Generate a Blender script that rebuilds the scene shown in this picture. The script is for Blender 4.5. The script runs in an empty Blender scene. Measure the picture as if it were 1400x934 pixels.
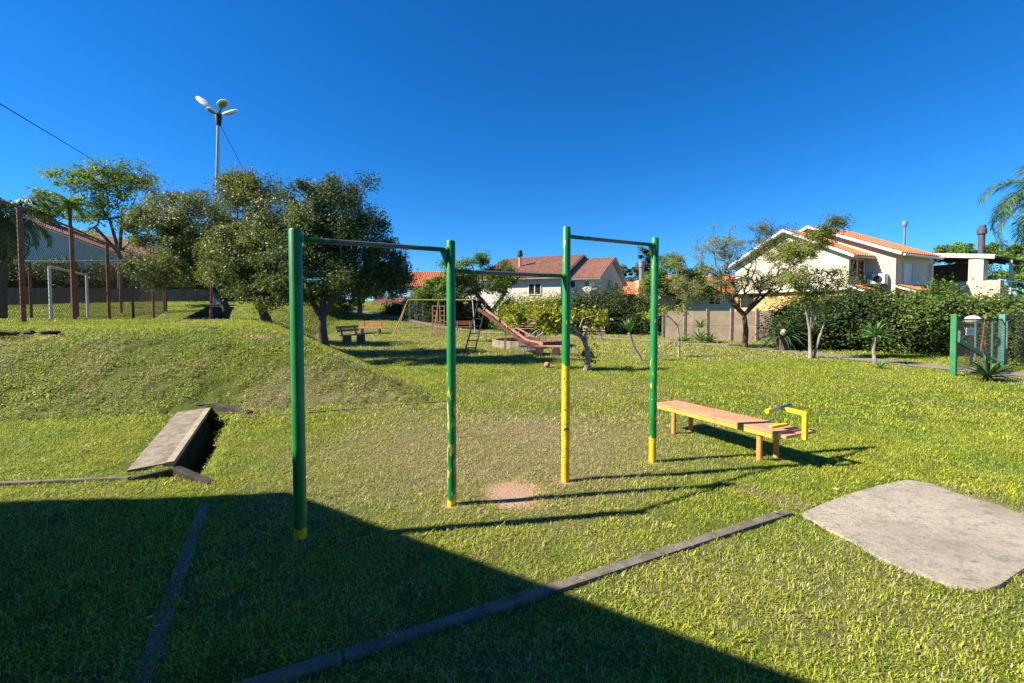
import bpy, bmesh, math, random
import numpy as np
from mathutils import Vector, Matrix, noise as mnoise
random.seed(7); rng = np.random.default_rng(7)
S = bpy.context.scene
R = math.radians
COL = S.collection

# ------------------------------------------------------------------ camera
EYE = 1.6; F = 600.0; PITCH = math.atan(22/600.0); PYC = 447.0
cam_d = bpy.data.cameras.new('camera'); cam = bpy.data.objects.new('camera', cam_d); COL.objects.link(cam)
cam_d.sensor_width = 36; cam_d.lens = 36*F/1400; cam_d.shift_y = -(467-PYC)/1400
cam_d.clip_start = 0.05; cam_d.clip_end = 3000
cam.location = (0, 0, EYE); cam.rotation_euler = (math.pi/2-PITCH, 0, 0)
S.camera = cam
# ------------------------------------------------------------------ light
SUN = Vector((2.53, .42, -2.15)).normalized()          # direction the light travels
w = bpy.data.worlds.new('World'); S.world = w; w.use_nodes = True
nt = w.node_tree; nt.nodes.clear()
sky = nt.nodes.new('ShaderNodeTexSky'); sky.sky_type = 'NISHITA'; sky.sun_disc = False
sky.sun_elevation = math.asin(-SUN.z); sky.sun_rotation = math.atan2(-SUN.x, -SUN.y)
sky.altitude = 300; sky.air_density = 0.9; sky.dust_density = 0.0; sky.ozone_density = 3.0
hs = nt.nodes.new('ShaderNodeHueSaturation'); hs.inputs['Saturation'].default_value = 1.1; hs.inputs['Value'].default_value = 1.0; hs.inputs['Hue'].default_value = 0.503
bg = nt.nodes.new('ShaderNodeBackground'); bg.inputs[1].default_value = 0.059
wo = nt.nodes.new('ShaderNodeOutputWorld')
tint = nt.nodes.new('ShaderNodeMix'); tint.data_type = 'RGBA'; tint.blend_type = 'MULTIPLY'; tint.inputs[0].default_value = 1; tint.inputs[7].default_value = (.44, .83, 1.18, 1)
nt.links.new(sky.outputs[0], tint.inputs[6]); nt.links.new(tint.outputs[2], hs.inputs['Color']); nt.links.new(hs.outputs[0], bg.inputs[0]); nt.links.new(bg.outputs[0], wo.inputs[0])
sd = bpy.data.lights.new('sun', 'SUN'); sd.energy = 4.9; sd.angle = R(0.53); sd.color = (1, .91, .77)
so = bpy.data.objects.new('sun', sd); COL.objects.link(so); so.rotation_euler = SUN.to_track_quat('-Z', 'Y').to_euler(); so.location = (-20, -5, 20)
S.view_settings.view_transform = 'Standard'; S.view_settings.look = 'None'; S.view_settings.exposure = 1.38; S.view_settings.gamma = 1

# ------------------------------------------------------------------ pixel -> place helpers
def ray(px, py):
    u = (px-700)/F; v = (PYC-py)/F; c, s = math.cos(PITCH), math.sin(PITCH)
    return Vector((u, c+v*s, -s+v*c))
def G(px, py, z=0.0):
    d = ray(px, py); t = (z-EYE)/d.z
    return Vector((d.x*t, d.y*t, z))
def D(px, py, y):
    d = ray(px, py); t = y/d.y
    return Vector((d.x*t, y, EYE+d.z*t))
# ------------------------------------------------------------------ ground height
def sst(a, b, x):
    t = np.clip((x-a)/(b-a), 0, 1); return t*t*(3-2*t)
def smin(a, b, k):
    h = np.clip(.5+.5*(b-a)/k, 0, 1); return b*(1-h)+a*h-k*h*(1-h)
def smax(a, b, k): return -smin(-a, -b, k)
def H(x, y):
    x = np.asarray(x, float); y = np.asarray(y, float)
    df = -(x+1.3)*.24+(y-7.8)*.971
    dr = -(x+1.3)*.87-(y-7.8)*.50
    top = 1.24-.012*np.clip(y-14, 0, 20)
    t = smin(smin(.60*df, .50*dr, .22), top, .30)
    t = smax(t, np.zeros_like(t), .05)-.0125
    h2 = .135*np.clip(y-29, 0, 20)*sst(1, -9, x)
    h4 = sst(-11.5, -17, x)*(1.04+.15*np.clip(y-27.5, 0, 9))*sst(16, 24, y)
    h = np.maximum(smax(t, h2, .2), h4)
    return np.where((h2 < .001) & (t < .001), np.maximum(t, 0)*1.0, h)
def Hs(x, y): return float(H(x, y))
def hit(px, py):
    d = ray(px, py); t = 1.0
    while t < 200:
        p = Vector((0, 0, EYE))+d*t
        if p.z <= Hs(p.x, p.y): break
        t += .03
    return Vector((p.x, p.y, Hs(p.x, p.y)))

# ------------------------------------------------------------------ materials
def new_mat(name):
    m = bpy.data.materials.new(name); m.use_nodes = True; t = m.node_tree; t.nodes.clear()
    o = t.nodes.new('ShaderNodeOutputMaterial'); return m, t, o
def ramp(t, fac, stops, interp='LINEAR'):
    r = t.nodes.new('ShaderNodeValToRGB'); r.color_ramp.interpolation = interp
    e = r.color_ramp.elements
    while len(e) < len(stops): e.new(.5)
    for i, (p, c) in enumerate(stops):
        e[i].position = p; e[i].color = (*c, 1) if len(c) == 3 else c
    t.links.new(fac, r.inputs[0]); return r.outputs[0]
def texco(t, kind='Object'):
    n = t.nodes.get('tc') or t.nodes.new('ShaderNodeTexCoord'); n.name = 'tc'; return n.outputs[kind]
def noise(t, scale, detail=3, rough=.55, vec=None, dist=0.0):
    n = t.nodes.new('ShaderNodeTexNoise'); n.inputs['Scale'].default_value = scale; n.inputs['Detail'].default_value = detail
    n.inputs['Roughness'].default_value = rough; n.inputs['Distortion'].default_value = dist
    t.links.new(vec if vec is not None else texco(t), n.inputs['Vector']); return n.outputs['Fac']
def math_n(t, op, a, b=None, clamp=False):
    n = t.nodes.new('ShaderNodeMath'); n.operation = op; n.use_clamp = clamp
    for i, v in enumerate((a, b)):
        if v is None: continue
        if isinstance(v, (int, float)): n.inputs[i].default_value = v
        else: t.links.new(v, n.inputs[i])
    return n.outputs[0]
def mix(t, f, a, b, kind='MIX'):
    n = t.nodes.new('ShaderNodeMix'); n.data_type = 'RGBA'; n.blend_type = kind
    for i, v in ((0, f), (6, a), (7, b)):
        if isinstance(v, (int, float)): n.inputs[i].default_value = v
        elif isinstance(v, tuple): n.inputs[i].default_value = (*v, 1)
        else: t.links.new(v, n.inputs[i])
    return n.outputs[2]
def bump(t, h, s=.3, d=.02):
    n = t.nodes.new('ShaderNodeBump'); n.inputs['Strength'].default_value = s; n.inputs['Distance'].default_value = d
    t.links.new(h, n.inputs['Height']); return n.outputs[0]
def principled(t, o, col, rough=.7, metal=0, nrm=None, spec=.4):
    p = t.nodes.new('ShaderNodeBsdfPrincipled')
    if isinstance(col, tuple): p.inputs['Base Color'].default_value = (*col, 1)
    else: t.links.new(col, p.inputs['Base Color'])
    if isinstance(rough, (int, float)): p.inputs['Roughness'].default_value = rough
    else: t.links.new(rough, p.inputs['Roughness'])
    p.inputs['Metallic'].default_value = metal; p.inputs['Specular IOR Level'].default_value = spec
    if nrm is not None: t.links.new(nrm, p.inputs['Normal'])
    t.links.new(p.outputs[0], o.inputs[0]); return p
def rough_mat(name, c1, c2, scale=6, rough=.8, bs=.25, fine=60, metal=0, c3=None, spec=.3):
    m, t, o = new_mat(name)
    n1 = noise(t, scale, 5, .6); n2 = noise(t, fine, 4, .7)
    f = math_n(t, 'ADD', math_n(t, 'MULTIPLY', n1, .65), math_n(t, 'MULTIPLY', n2, .35))
    st = [(.34, c1), (.66, c2)] if c3 is None else [(.34, c1), (.55, c2), (.64, c3)]
    principled(t, o, ramp(t, f, st), rough, metal, bump(t, f, bs, .02), spec); return m
def leaf_mat(name, dark, mid, light, trans=.25, rough=.55, spec=.2):
    m, t, o = new_mat(name)
    a = t.nodes.new('ShaderNodeAttribute'); a.attribute_name = 'rnd'
    c = ramp(t, a.outputs['Fac'], [(0, dark), (.5, mid), (1, light)])
    p = t.nodes.new('ShaderNodeBsdfPrincipled'); t.links.new(c, p.inputs['Base Color']); p.inputs['Roughness'].default_value = rough
    p.inputs['Specular IOR Level'].default_value = spec
    tr = t.nodes.new('ShaderNodeBsdfTranslucent'); t.links.new(mix(t, 1.0, c, (1.3, 1.25, .5), 'MULTIPLY'), tr.inputs[0])
    ms = t.nodes.new('ShaderNodeMixShader'); ms.inputs[0].default_value = trans
    t.links.new(p.outputs[0], ms.inputs[1]); t.links.new(tr.outputs[0], ms.inputs[2]); t.links.new(ms.outputs[0], o.inputs[0]); return m

def paint_mat(name, band, chip=.66, lowchip=0.0):
    """old green gloss paint flaking off an older yellow coat; 'band' = height up to which the yellow coat shows"""
    m, t, o = new_mat(name)
    tc = texco(t); sx = t.nodes.new('ShaderNodeSeparateXYZ'); t.links.new(tc, sx.inputs[0]); z = sx.outputs[2]
    n1 = noise(t, 9, 4, .6); n2 = noise(t, 34, 3, .6); n3 = noise(t, 3.5, 3, .5)
    edge = math_n(t, 'ADD', z, math_n(t, 'MULTIPLY', math_n(t, 'SUBTRACT', n2, .5), .10))
    isy = math_n(t, 'LESS_THAN', edge, band)
    mp = t.nodes.new('ShaderNodeMapping'); mp.inputs['Scale'].default_value = (1, 1, .3); t.links.new(tc, mp.inputs[0])
    cn = noise(t, 24, 4, .6, mp.outputs[0])
    low = math_n(t, 'MULTIPLY', math_n(t, 'SUBTRACT', 1.5, z, True), lowchip)
    chips = math_n(t, 'GREATER_THAN', math_n(t, 'ADD', cn, low), chip)
    yel = ramp(t, n1, [(.3, (.62, .36, .01)), (.6, (.80, .52, .02))])
    yel = mix(t, math_n(t, 'GREATER_THAN', noise(t, 40, 4, .6), .63), yel, (.06, .035, .02))
    grn = ramp(t, n3, [(.3, (.006, .125, .022)), (.55, (.010, .19, .036)), (.75, (.03, .24, .06))])
    c = mix(t, chips, grn, mix(t, n1, (.55, .36, .02), (.34, .42, .22)))
    c = mix(t, isy, c, yel)
    gback = math_n(t, 'GREATER_THAN', noise(t, 7, 3, .5), .62)
    c = mix(t, math_n(t, 'MULTIPLY', gback, isy), c, (.01, .14, .04))
    h = math_n(t, 'ADD', math_n(t, 'MULTIPLY', n2, .5), math_n(t, 'MULTIPLY', chips, -.6))
    principled(t, o, c, .42, 0, bump(t, h, .35, .004), .5); return m

def slab_mat():
    m, t, o = new_mat('slab_concrete'); tc = texco(t)
    n1 = noise(t, 1.6, 5, .65); n2 = noise(t, 70, 5, .75); mp = t.nodes.new('ShaderNodeMapping'); mp.inputs['Rotation'].default_value = (0, 0, .45); mp.inputs['Scale'].default_value = (5, 26, 5); t.links.new(tc, mp.inputs[0])
    n3 = noise(t, 1.0, 5, .75, mp.outputs[0]); n4 = noise(t, 11, 4, .7)
    c = ramp(t, n1, [(.3, (.23, .20, .15)), (.5, (.35, .31, .24)), (.68, (.41, .365, .285))])
    c = mix(t, ramp(t, n3, [(.33, (1, 1, 1)), (.45, (0, 0, 0))]), c, (.21, .185, .145))
    c = mix(t, math_n(t, 'MULTIPLY', ramp(t, n4, [(.52, (0, 0, 0)), (.66, (1, 1, 1))]), .6), c, (.16, .145, .115))
    c = mix(t, math_n(t, 'MULTIPLY', ramp(t, n2, [(.4, (1, 1, 1)), (.5, (0, 0, 0))]), .5), c, (.18, .155, .12))
    h = math_n(t, 'ADD', n2, math_n(t, 'ADD', n3, n4)); principled(t, o, c, .92, 0, bump(t, h, .8, .012), .2); return m
M = {}
M['post_a'] = paint_mat('green_paint_a', .09, .72)
M['post_b'] = paint_mat('green_paint_b', .05, .675, .14)
M['post_c'] = paint_mat('green_paint_c', 1.10, .645)
M['post_d'] = paint_mat('green_paint_d', .26, .64, .02)
def bar_mat():
    m, t, o = new_mat('worn_green_bar'); tc = texco(t)
    sx = t.nodes.new('ShaderNodeSeparateXYZ'); t.links.new(tc, sx.inputs[0])
    e = math_n(t, 'ABSOLUTE', sx.outputs[0])
    f = math_n(t, 'ADD', math_n(t, 'MULTIPLY', e, 1.4), math_n(t, 'MULTIPLY', math_n(t, 'SUBTRACT', noise(t, 22, 4, .6), .5), 1.1))
    k = math_n(t, 'GREATER_THAN', f, .42)
    c = mix(t, k, (.13, .125, .12), (.008, .085, .03)); principled(t, o, c, .38, .25, bump(t, noise(t, 60), .3, .003), .5); return m
M['bar'] = bar_mat()
M['concrete'] = rough_mat('old_concrete', (.10, .083, .062), (.22, .185, .14), 9, .9, .7, 70, c3=(.28, .24, .19))
M['kerb'] = rough_mat('kerb_concrete', (.065, .056, .043), (.215, .185, .145), 7, .95, .9, 70)
M['slab'] = slab_mat()
M['darkconc'] = rough_mat('dark_concrete', (.018, .017, .013), (.07, .06, .045), 8, .95, .8, 60)  # dark concrete tone for headwalls, steps and rubble
M['orange'] = rough_mat('faded_orange_paint', (.44, .16, .085), (.52, .24, .14), 5, .7, .35, 40, c3=(.50, .30, .06))
M['orange2'] = rough_mat('orange_paint_legs', (.50, .22, .07), (.62, .30, .10), 12, .6, .2, 70)
M['yellow'] = rough_mat('yellow_paint', (.66, .42, .01), (.80, .55, .03), 10, .5, .2, 50)
M['steel'] = rough_mat('grey_steel', (.25, .28, .30), (.45, .48, .50), 8, .4, .1, 60, metal=.5)
M['rust'] = rough_mat('rusty_brown_paint', (.12, .045, .026), (.27, .115, .07), 7, .8, .3, 60, c3=(.24, .15, .12))
M['wire'] = rough_mat('rusty_wire', (.06, .03, .018), (.13, .07, .045), 9, .8, 0, 40)
M['slabedge'] = rough_mat('lit_concrete_edge', (.22, .18, .13), (.40, .34, .26), 9, .9, .5, 70)  # paler than the slab: the lit bevel is painted into this colour
M['darkmetal'] = rough_mat('dark_purple_metal', (.05, .045, .055), (.11, .10, .12), 6, .6, .1, 30)
M['yelloworange'] = rough_mat('yellow_orange_edge_paint', (.44, .24, .05), (.60, .38, .06), 9, .6, .3, 50)
M['trenchshade'] = rough_mat('painted_trench_shade', (.004, .0035, .003), (.016, .013, .010), 9, .95, .5, 40)  # near-black colour stands in for the shade inside the trench
M['fadedyellow'] = rough_mat('faded_yellow_paint', (.30, .25, .06), (.46, .38, .10), 9, .7, .2, 40)
M['black'] = rough_mat('black_iron', (.015, .014, .014), (.04, .036, .034), 9, .6, .1, 40)
M['white'] = rough_mat('white_wall', (.52, .49, .43), (.60, .57, .51), 1.2, .85, .1, 30)
M['whitep'] = rough_mat('white_paint', (.62, .60, .55), (.76, .74, .70), 8, .6, .1, 50)
M['cream'] = rough_mat('cream_wall', (.52, .42, .28), (.60, .49, .34), 1.2, .85, .1, 30)
M['palewall'] = rough_mat('pale_cream_wall', (.52, .47, .34), (.60, .55, .41), 1.2, .85, .1, 30)
M['ochre'] = rough_mat('ochre_wall', (.46, .29, .11), (.54, .35, .15), 1.5, .85, .1, 30)
M['pinkw'] = rough_mat('pinkish_wall', (.55, .47, .40), (.64, .55, .47), 1.2, .85, .1, 30)
M['tile'] = rough_mat('orange_roof_tiles', (.42, .12, .05), (.56, .20, .09), 2.5, .8, .3, 14)
M['tileold'] = rough_mat('weathered_roof_tiles', (.20, .09, .06), (.44, .24, .165), 2.8, .85, .4, 7)
M['glass'] = rough_mat('window_glass', (.012, .014, .018), (.03, .035, .04), 2, .08, 0, 5, spec=.7)
M['shutter'] = rough_mat('white_shutter', (.60, .57, .56), (.70, .67, .66), 2, .7, .1, 20)
M['brownwall'] = rough_mat('brown_block_wall', (.12, .075, .055), (.20, .13, .095), 3, .9, .4, 40)
M['beigewall'] = rough_mat('beige_block_wall', (.16, .125, .085), (.26, .21, .15), 2, .9, .3, 30)
M['bark'] = rough_mat('grey_brown_bark', (.045, .032, .022), (.15, .115, .085), 10, .95, 1.0, 50)
M['palebark'] = rough_mat('pale_bark', (.16, .135, .10), (.38, .33, .265), 8, .9, .6, 50)
M['darkroof'] = rough_mat('dark_roof', (.03, .022, .02), (.07, .05, .042), 5, .8, .2, 40)
M['path'] = rough_mat('path_concrete', (.13, .11, .08), (.26, .225, .175), 1.5, .9, .4, 30)
M['brownslide'] = rough_mat('worn_brown_slide', (.09, .035, .025), (.24, .105, .075), 6, .6, .3, 40)
M['pinkwood'] = rough_mat('faded_pink_wood', (.46, .20, .13), (.60, .30, .21), 8, .7, .3, 60)
M['pinkbright'] = rough_mat('sun_bleached_pink_paint', (.60, .33, .25), (.72, .44, .34), 8, .7, .2, 60)
M['stone'] = rough_mat('stone', (.14, .115, .09), (.34, .29, .23), 6, .9, .7, 40)
M['greenp'] = rough_mat('pale_green_paint', (.06, .20, .14), (.14, .30, .23), 9, .5, .2, 60)
M['greenp2'] = rough_mat('green_gate_post', (.02, .15, .045), (.06, .24, .10), 9, .5, .3, 60)
M['blackwire'] = rough_mat('black_wire', (.012, .012, .012), (.03, .03, .03), 9, .7, 0, 40)
M['sand'] = rough_mat('pit_sand', (.40, .30, .20), (.52, .40, .28), 4, .95, .3, 60)
M['ball'] = rough_mat('orange_ball', (.42, .15, .07), (.56, .24, .13), 9, .6, .2, 40)
M['dryleaf'] = rough_mat('dry_leaf', (.30, .20, .11), (.5, .40, .28), 30, .8, 0, 60)
M['blueroof'] = rough_mat('grey_metal', (.16, .17, .19), (.28, .29, .31), 5, .5, .1, 30, metal=.4)

# leaves
M['lf_olive'] = leaf_mat('olive_leaves', (.042, .066, .020), (.125, .158, .048), (.32, .34, .14), .28, .5, .28)
M['lf_dark'] = leaf_mat('dark_leaves', (0.032, 0.061, 0.020), (0.075, 0.116, 0.038), (0.189, 0.217, 0.087), .22, .55, .2)
M['lf_mid'] = leaf_mat('green_leaves', (0.047, 0.101, 0.016), (0.115, 0.203, 0.034), (0.230, 0.324, 0.061), .28)
M['lf_light'] = leaf_mat('light_green_leaves', (0.066, 0.121, 0.022), (0.143, 0.220, 0.044), (0.264, 0.352, 0.077), .35)
M['lf_yellow'] = leaf_mat('yellow_green_leaves', (0.121, 0.143, 0.017), (0.264, 0.286, 0.033), (0.418, 0.418, 0.055), .3)
M['lf_grey'] = leaf_mat('feathery_leaves', (0.080, 0.115, 0.040), (0.174, 0.203, 0.072), (0.275, 0.290, 0.116), .25)
M['lf_hedge'] = leaf_mat('hedge_leaves', (.018, .040, .012), (.048, .082, .024), (.13, .18, .05), .2)
M['lf_mixed'] = leaf_mat('glossy_hedge_leaves', (0.041, 0.074, 0.016), (0.101, 0.155, 0.034), (0.216, 0.284, 0.068), .22)
M['lf_rust'] = leaf_mat('bronze_green_leaves', (0.08, 0.125, 0.025), (0.15, 0.21, 0.037), (0.325, 0.175, 0.050), .3)
M['lf_palm'] = leaf_mat('palm_leaflets', (0.030, 0.070, 0.020), (0.070, 0.130, 0.035), (0.130, 0.200, 0.060), .25)
M['lf_agave'] = leaf_mat('agave_leaves', (0.060, 0.130, 0.040), (0.120, 0.230, 0.060), (0.200, 0.340, 0.090), .15)
M['lf_agave_d'] = leaf_mat('dark_agave_leaves', (0.025, 0.060, 0.030), (0.050, 0.110, 0.045), (0.090, 0.170, 0.060), .1)

# ------------------------------------------------------------------ mesh builder
class MB:
    def __init__(s): s.v = []; s.f = []; s.r = []
    def quad(s, a, b, c, d, r=None):
        n = len(s.v); s.v += [tuple(a), tuple(b), tuple(c), tuple(d)]; s.f.append((n, n+1, n+2, n+3)); s.r += [r or 0]*4
    def box(s, c, size, rz=0, M4=None):
        n = len(s.v); hx, hy, hz = size[0]/2, size[1]/2, size[2]/2
        m = M4 if M4 is not None else Matrix.Translation(Vector(c)) @ Matrix.Rotation(rz, 4, 'Z')
        for x in (-hx, hx):
            for y in (-hy, hy):
                for z in (-hz, hz): s.v.append(tuple(m @ Vector((x, y, z))))
        for f in ((0, 1, 3, 2), (4, 6, 7, 5), (0, 4, 5, 1), (2, 3, 7, 6), (0, 2, 6, 4), (1, 5, 7, 3)): s.f.append(tuple(n+i for i in f))
        s.r += [0]*8
    def beam(s, a, b, w, h, up=Vector((0, 0, 1))):
        a = Vector(a); b = Vector(b); d = b-a; L = d.length; x = d.normalized(); y = up.cross(x)
        if y.length < 1e-4: y = Vector((1, 0, 0)).cross(x)
        y.normalize(); z = x.cross(y); m = Matrix((x, y, z)).transposed().to_4x4(); m.translation = (a+b)/2
        s.box(None, (L, w, h), M4=m)
    def tube(s, pts, rad, n=8, cap=True):
        pts = [Vector(p) for p in pts]; k = len(pts)
        if not isinstance(rad, (list, tuple)): rad = [rad]*k
        base = len(s.v); ref = None
        for i, p in enumerate(pts):
            d = (pts[min(i+1, k-1)]-pts[max(i-1, 0)]).normalized()
            if ref is None:
                ref = d.orthogonal().normalized()
            ref = (ref-d*ref.dot(d))
            if ref.length < 1e-5: ref = d.orthogonal()
            ref.normalize(); q = d.cross(ref)
            for j in range(n):
                a = 2*math.pi*j/n; s.v.append(tuple(p+(ref*math.cos(a)+q*math.sin(a))*rad[i])); s.r.append(0)
        for i in range(k-1):
            for j in range(n):
                a = base+i*n+j; b = base+i*n+(j+1) % n; s.f.append((a, b, b+n, a+n))
        if cap:
            s.f.append(tuple(base+j for j in range(n))[::-1]); s.f.append(tuple(base+(k-1)*n+j for j in range(n)))
    def prism(s, poly, z0, z1):
        n = len(s.v); k = len(poly)
        for z in (z0, z1):
            for i, p in enumerate(poly):
                zz = z[i] if isinstance(z, (list, tuple)) else z
                s.v.append((p[0], p[1], zz)); s.r.append(0)
        s.f.append(tuple(range(n, n+k))[::-1]); s.f.append(tuple(range(n+k, n+2*k)))
        for i in range(k):
            j = (i+1) % k; s.f.append((n+i, n+j, n+k+j, n+k+i))
    def ball(s, c, r, seg=12, rings=8, nz=0, seed=0):
        n = len(s.v); c = Vector(c); r = Vector(r) if not isinstance(r, (int, float)) else Vector((r, r, r))
        for i in range(rings+1):
            th = math.pi*i/rings
            for j in range(seg):
                ph = 2*math.pi*j/seg; d = Vector((math.sin(th)*math.cos(ph), math.sin(th)*math.sin(ph), math.cos(th)))
                k = 1+nz*mnoise.noise(d*2.1+Vector((seed, seed*.7, 0)))
                s.v.append(tuple(c+Vector((d.x*r.x, d.y*r.y, d.z*r.z))*k)); s.r.append(0)
        for i in range(rings):
            for j in range(seg):
                a = n+i*seg+j; b = n+i*seg+(j+1) % seg; s.f.append((a, a+seg, b+seg, b))
    def build(s, name, mat, parent=None, smooth=False, bevel=0, origin=None, kind=None, label=None, rnd=False):
        me = bpy.data.meshes.new(name)
        v = s.v
        if origin is not None: v = [(a-origin[0], b-origin[1], c-origin[2]) for a, b, c in v]
        me.from_pydata(v, [], s.f); me.materials.append(mat)
        if rnd:
            at = me.attributes.new('rnd', 'FLOAT', 'POINT'); at.data.foreach_set('value', np.array(s.r, dtype=np.float32))
        me.validate()
        bm = bmesh.new(); bm.from_mesh(me)
        if not rnd: bmesh.ops.recalc_face_normals(bm, faces=bm.faces)
        if bevel:
            bmesh.ops.remove_doubles(bm, verts=bm.verts, dist=1e-5)
            bmesh.ops.bevel(bm, geom=[e for e in bm.edges if e.is_manifold and e.calc_face_angle(0) > .5], offset=bevel, segments=2, profile=.6, affect='EDGES')
        bm.to_mesh(me); bm.free()
        if smooth:
            me.polygons.foreach_set('use_smooth', [True]*len(me.polygons)); me.set_sharp_from_angle(angle=R(40))
        o = bpy.data.objects.new(name, me); COL.objects.link(o)
        if origin is not None: o.location = origin
        if parent is not None:
            o.parent = parent
            o.matrix_parent_inverse = Matrix.Translation(parent.location).inverted() if parent.rotation_euler.z == 0 else parent.matrix_basis.inverted()
        if kind: o['kind'] = kind
        if label: o['label'] = label
        return o
def tag(o, label, cat, group=None):
    o['label'] = label; o['category'] = cat
    if group: o['group'] = group
    return o
def thing(name, label, cat, loc=(0, 0, 0), group=None):
    o = bpy.data.objects.new(name, None); COL.objects.link(o); o.location = loc; o.empty_display_size = .2
    return tag(o, label, cat, group)
def dup(root, loc, rz=None, label=None):
    r = root.copy(); COL.objects.link(r); r.location = loc
    if rz is not None: r.rotation_euler.z = rz
    if label: r['label'] = label
    for ch in root.children:
        c = ch.copy(); COL.objects.link(c); c.parent = r
        for g in ch.children:
            d = g.copy(); COL.objects.link(d); d.parent = c
    return r

# ------------------------------------------------------------------ leaves
def leaves_mesh(name, cen, L, Wd, mat, parent, up=.4, out=None, lvar=.35, fold=.25, rndbias=None, droop=0):
    n = len(cen)
    nrm = rng.normal(size=(n, 3)); nrm[:, 2] += up*2
    if out is not None: nrm += out*1.2
    nrm /= np.linalg.norm(nrm, axis=1)[:, None]
    t = rng.normal(size=(n, 3)); t[:, 2] -= droop; t -= nrm*(t*nrm).sum(1)[:, None]; t /= np.linalg.norm(t, axis=1)[:, None]
    b = np.cross(nrm, t)
    l = (L*(1+lvar*rng.uniform(-1, 1, n)))[:, None]; wd = (Wd*(1+lvar*rng.uniform(-1, 1, n)))[:, None]
    v = np.empty((n, 4, 3)); v[:, 0] = cen-t*l/2; v[:, 1] = cen+b*wd/2+nrm*wd*fold-t*l*.05; v[:, 2] = cen+t*l/2; v[:, 3] = cen-b*wd/2+nrm*wd*fold-t*l*.05
    me = bpy.data.meshes.new(name); me.vertices.add(4*n); me.vertices.foreach_set('co', v.reshape(-1).astype(np.float32))
    me.loops.add(4*n); me.loops.foreach_set('vertex_index', np.arange(4*n, dtype=np.int32))
    me.polygons.add(n); me.polygons.foreach_set('loop_start', np.arange(0, 4*n, 4, dtype=np.int32))
    me.polygons.foreach_set('loop_total', np.full(n, 4, dtype=np.int32)); me.update(calc_edges=True)
    rr = rng.beta(2, 2.4, n) if rndbias is None else np.clip(rng.beta(2, 2.4, n)*.6+rndbias*.4, 0, 1)
    at = me.attributes.new('rnd', 'FLOAT', 'POINT'); at.data.foreach_set('value', np.repeat(rr, 4).astype(np.float32))
    me.materials.append(mat); o = bpy.data.objects.new(name, me); COL.objects.link(o)
    if parent is not None: o.parent = parent; o.matrix_parent_inverse = Matrix.Translation(parent.location).inverted()
    return o
def blob_points(blobs, per_area=None, shell=.55):
    """cluster centres in a union of ellipsoids, kept towards the outside"""
    out = []
    for c, r, n in blobs:
        d = rng.normal(size=(n, 3)); d /= np.linalg.norm(d, axis=1)[:, None]
        k = shell+(1-shell)*rng.uniform(0, 1, n)**.6
        k *= 1+.16*rng.normal(size=n).clip(-1.6, 1.6)
        out.append(np.array(c)+d*np.array(r)*k[:, None])
    return np.concatenate(out)
def tree(name, label, cat, base, fork, blobs, nleaf, L, Wd, mat, bark, tr=.14, cr=.32, group=None, trunk_mid=None, shell=.5, forks=None, twig=.010, up=.4, droop=0, minr=.016, lean=None, flat=1.0, extra=None):
    base = Vector(base); fork = Vector(fork)
    root = thing(name, label, cat, base, group)
    cc = blob_points(blobs, shell=shell)
    mb = MB()
    mid = Vector(trunk_mid) if trunk_mid else (base+fork)/2+Vector((random.uniform(-.08, .08), random.uniform(-.05, .05), 0))
    mb.tube([base-Vector((0, 0, .1)), base+Vector((0, 0, .12)), mid, fork], [tr*1.55, tr*1.12, tr*.95, tr*.8], 10)
    nodes = [(fork, 0.0, -1)]
    for fk in (forks or []): 
        fk = Vector(fk); mb.tube([fork-Vector((0, 0, .1)), (fork+fk)/2+Vector((0, 0, -.05)), fk], [tr*.72, tr*.6, tr*.48], 8); nodes.append((fk, (fk-fork).length, 0))
    mb.build('trunk', bark, root, smooth=True)
    mb = MB(); order = sorted(range(len(cc)), key=lambda i: (Vector(cc[i])-fork).length)
    maxd = max((Vector(c)-fork).length for c in cc)*1.25
    for i in order:
        c = Vector(cc[i]); best = None; bd = 1e9
        for (p, dd, _) in nodes:
            q = (c-p).length+dd*.35
            if q < bd: bd = q; best = (p, dd)
        p, dd = best; nd = dd+(c-p).length
        r0 = max(minr*.8, tr*.55*max(0, 1-dd/maxd)**1.4); r1 = max(twig, tr*.55*max(0, 1-nd/maxd)**1.4*.7)
        m = (p+c)/2+Vector((random.uniform(-1, 1), random.uniform(-1, 1), random.uniform(-.3, .9)))*(c-p).length*.12
        mb.tube([p, m, c], [r0, (r0+r1)/2, r1*.8], 5, cap=False); nodes.append((m, (dd+nd)/2, 0)); nodes.append((c, nd, 0))
    mb.build('branches', bark, root, smooth=True, kind='stuff')
    n = nleaf; idx = rng.integers(0, len(cc), n)
    wgt = rng.uniform(.6, 1.4, len(cc))
    off = rng.normal(size=(n, 3)).clip(-1.7, 1.7)*cr*.55*wgt[idx][:, None]; off[:, 2] *= .75*flat
    cen = cc[idx]+off
    ctr = cc.mean(0); outd = cen-ctr; outd /= (np.linalg.norm(outd, axis=1)[:, None]+1e-6)
    rb = rng.uniform(0, 1, len(cc))[idx]
    leaves_mesh('crown', cen, L, Wd, mat, root, up, outd, rndbias=rb, droop=droop)
    return root
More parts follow.
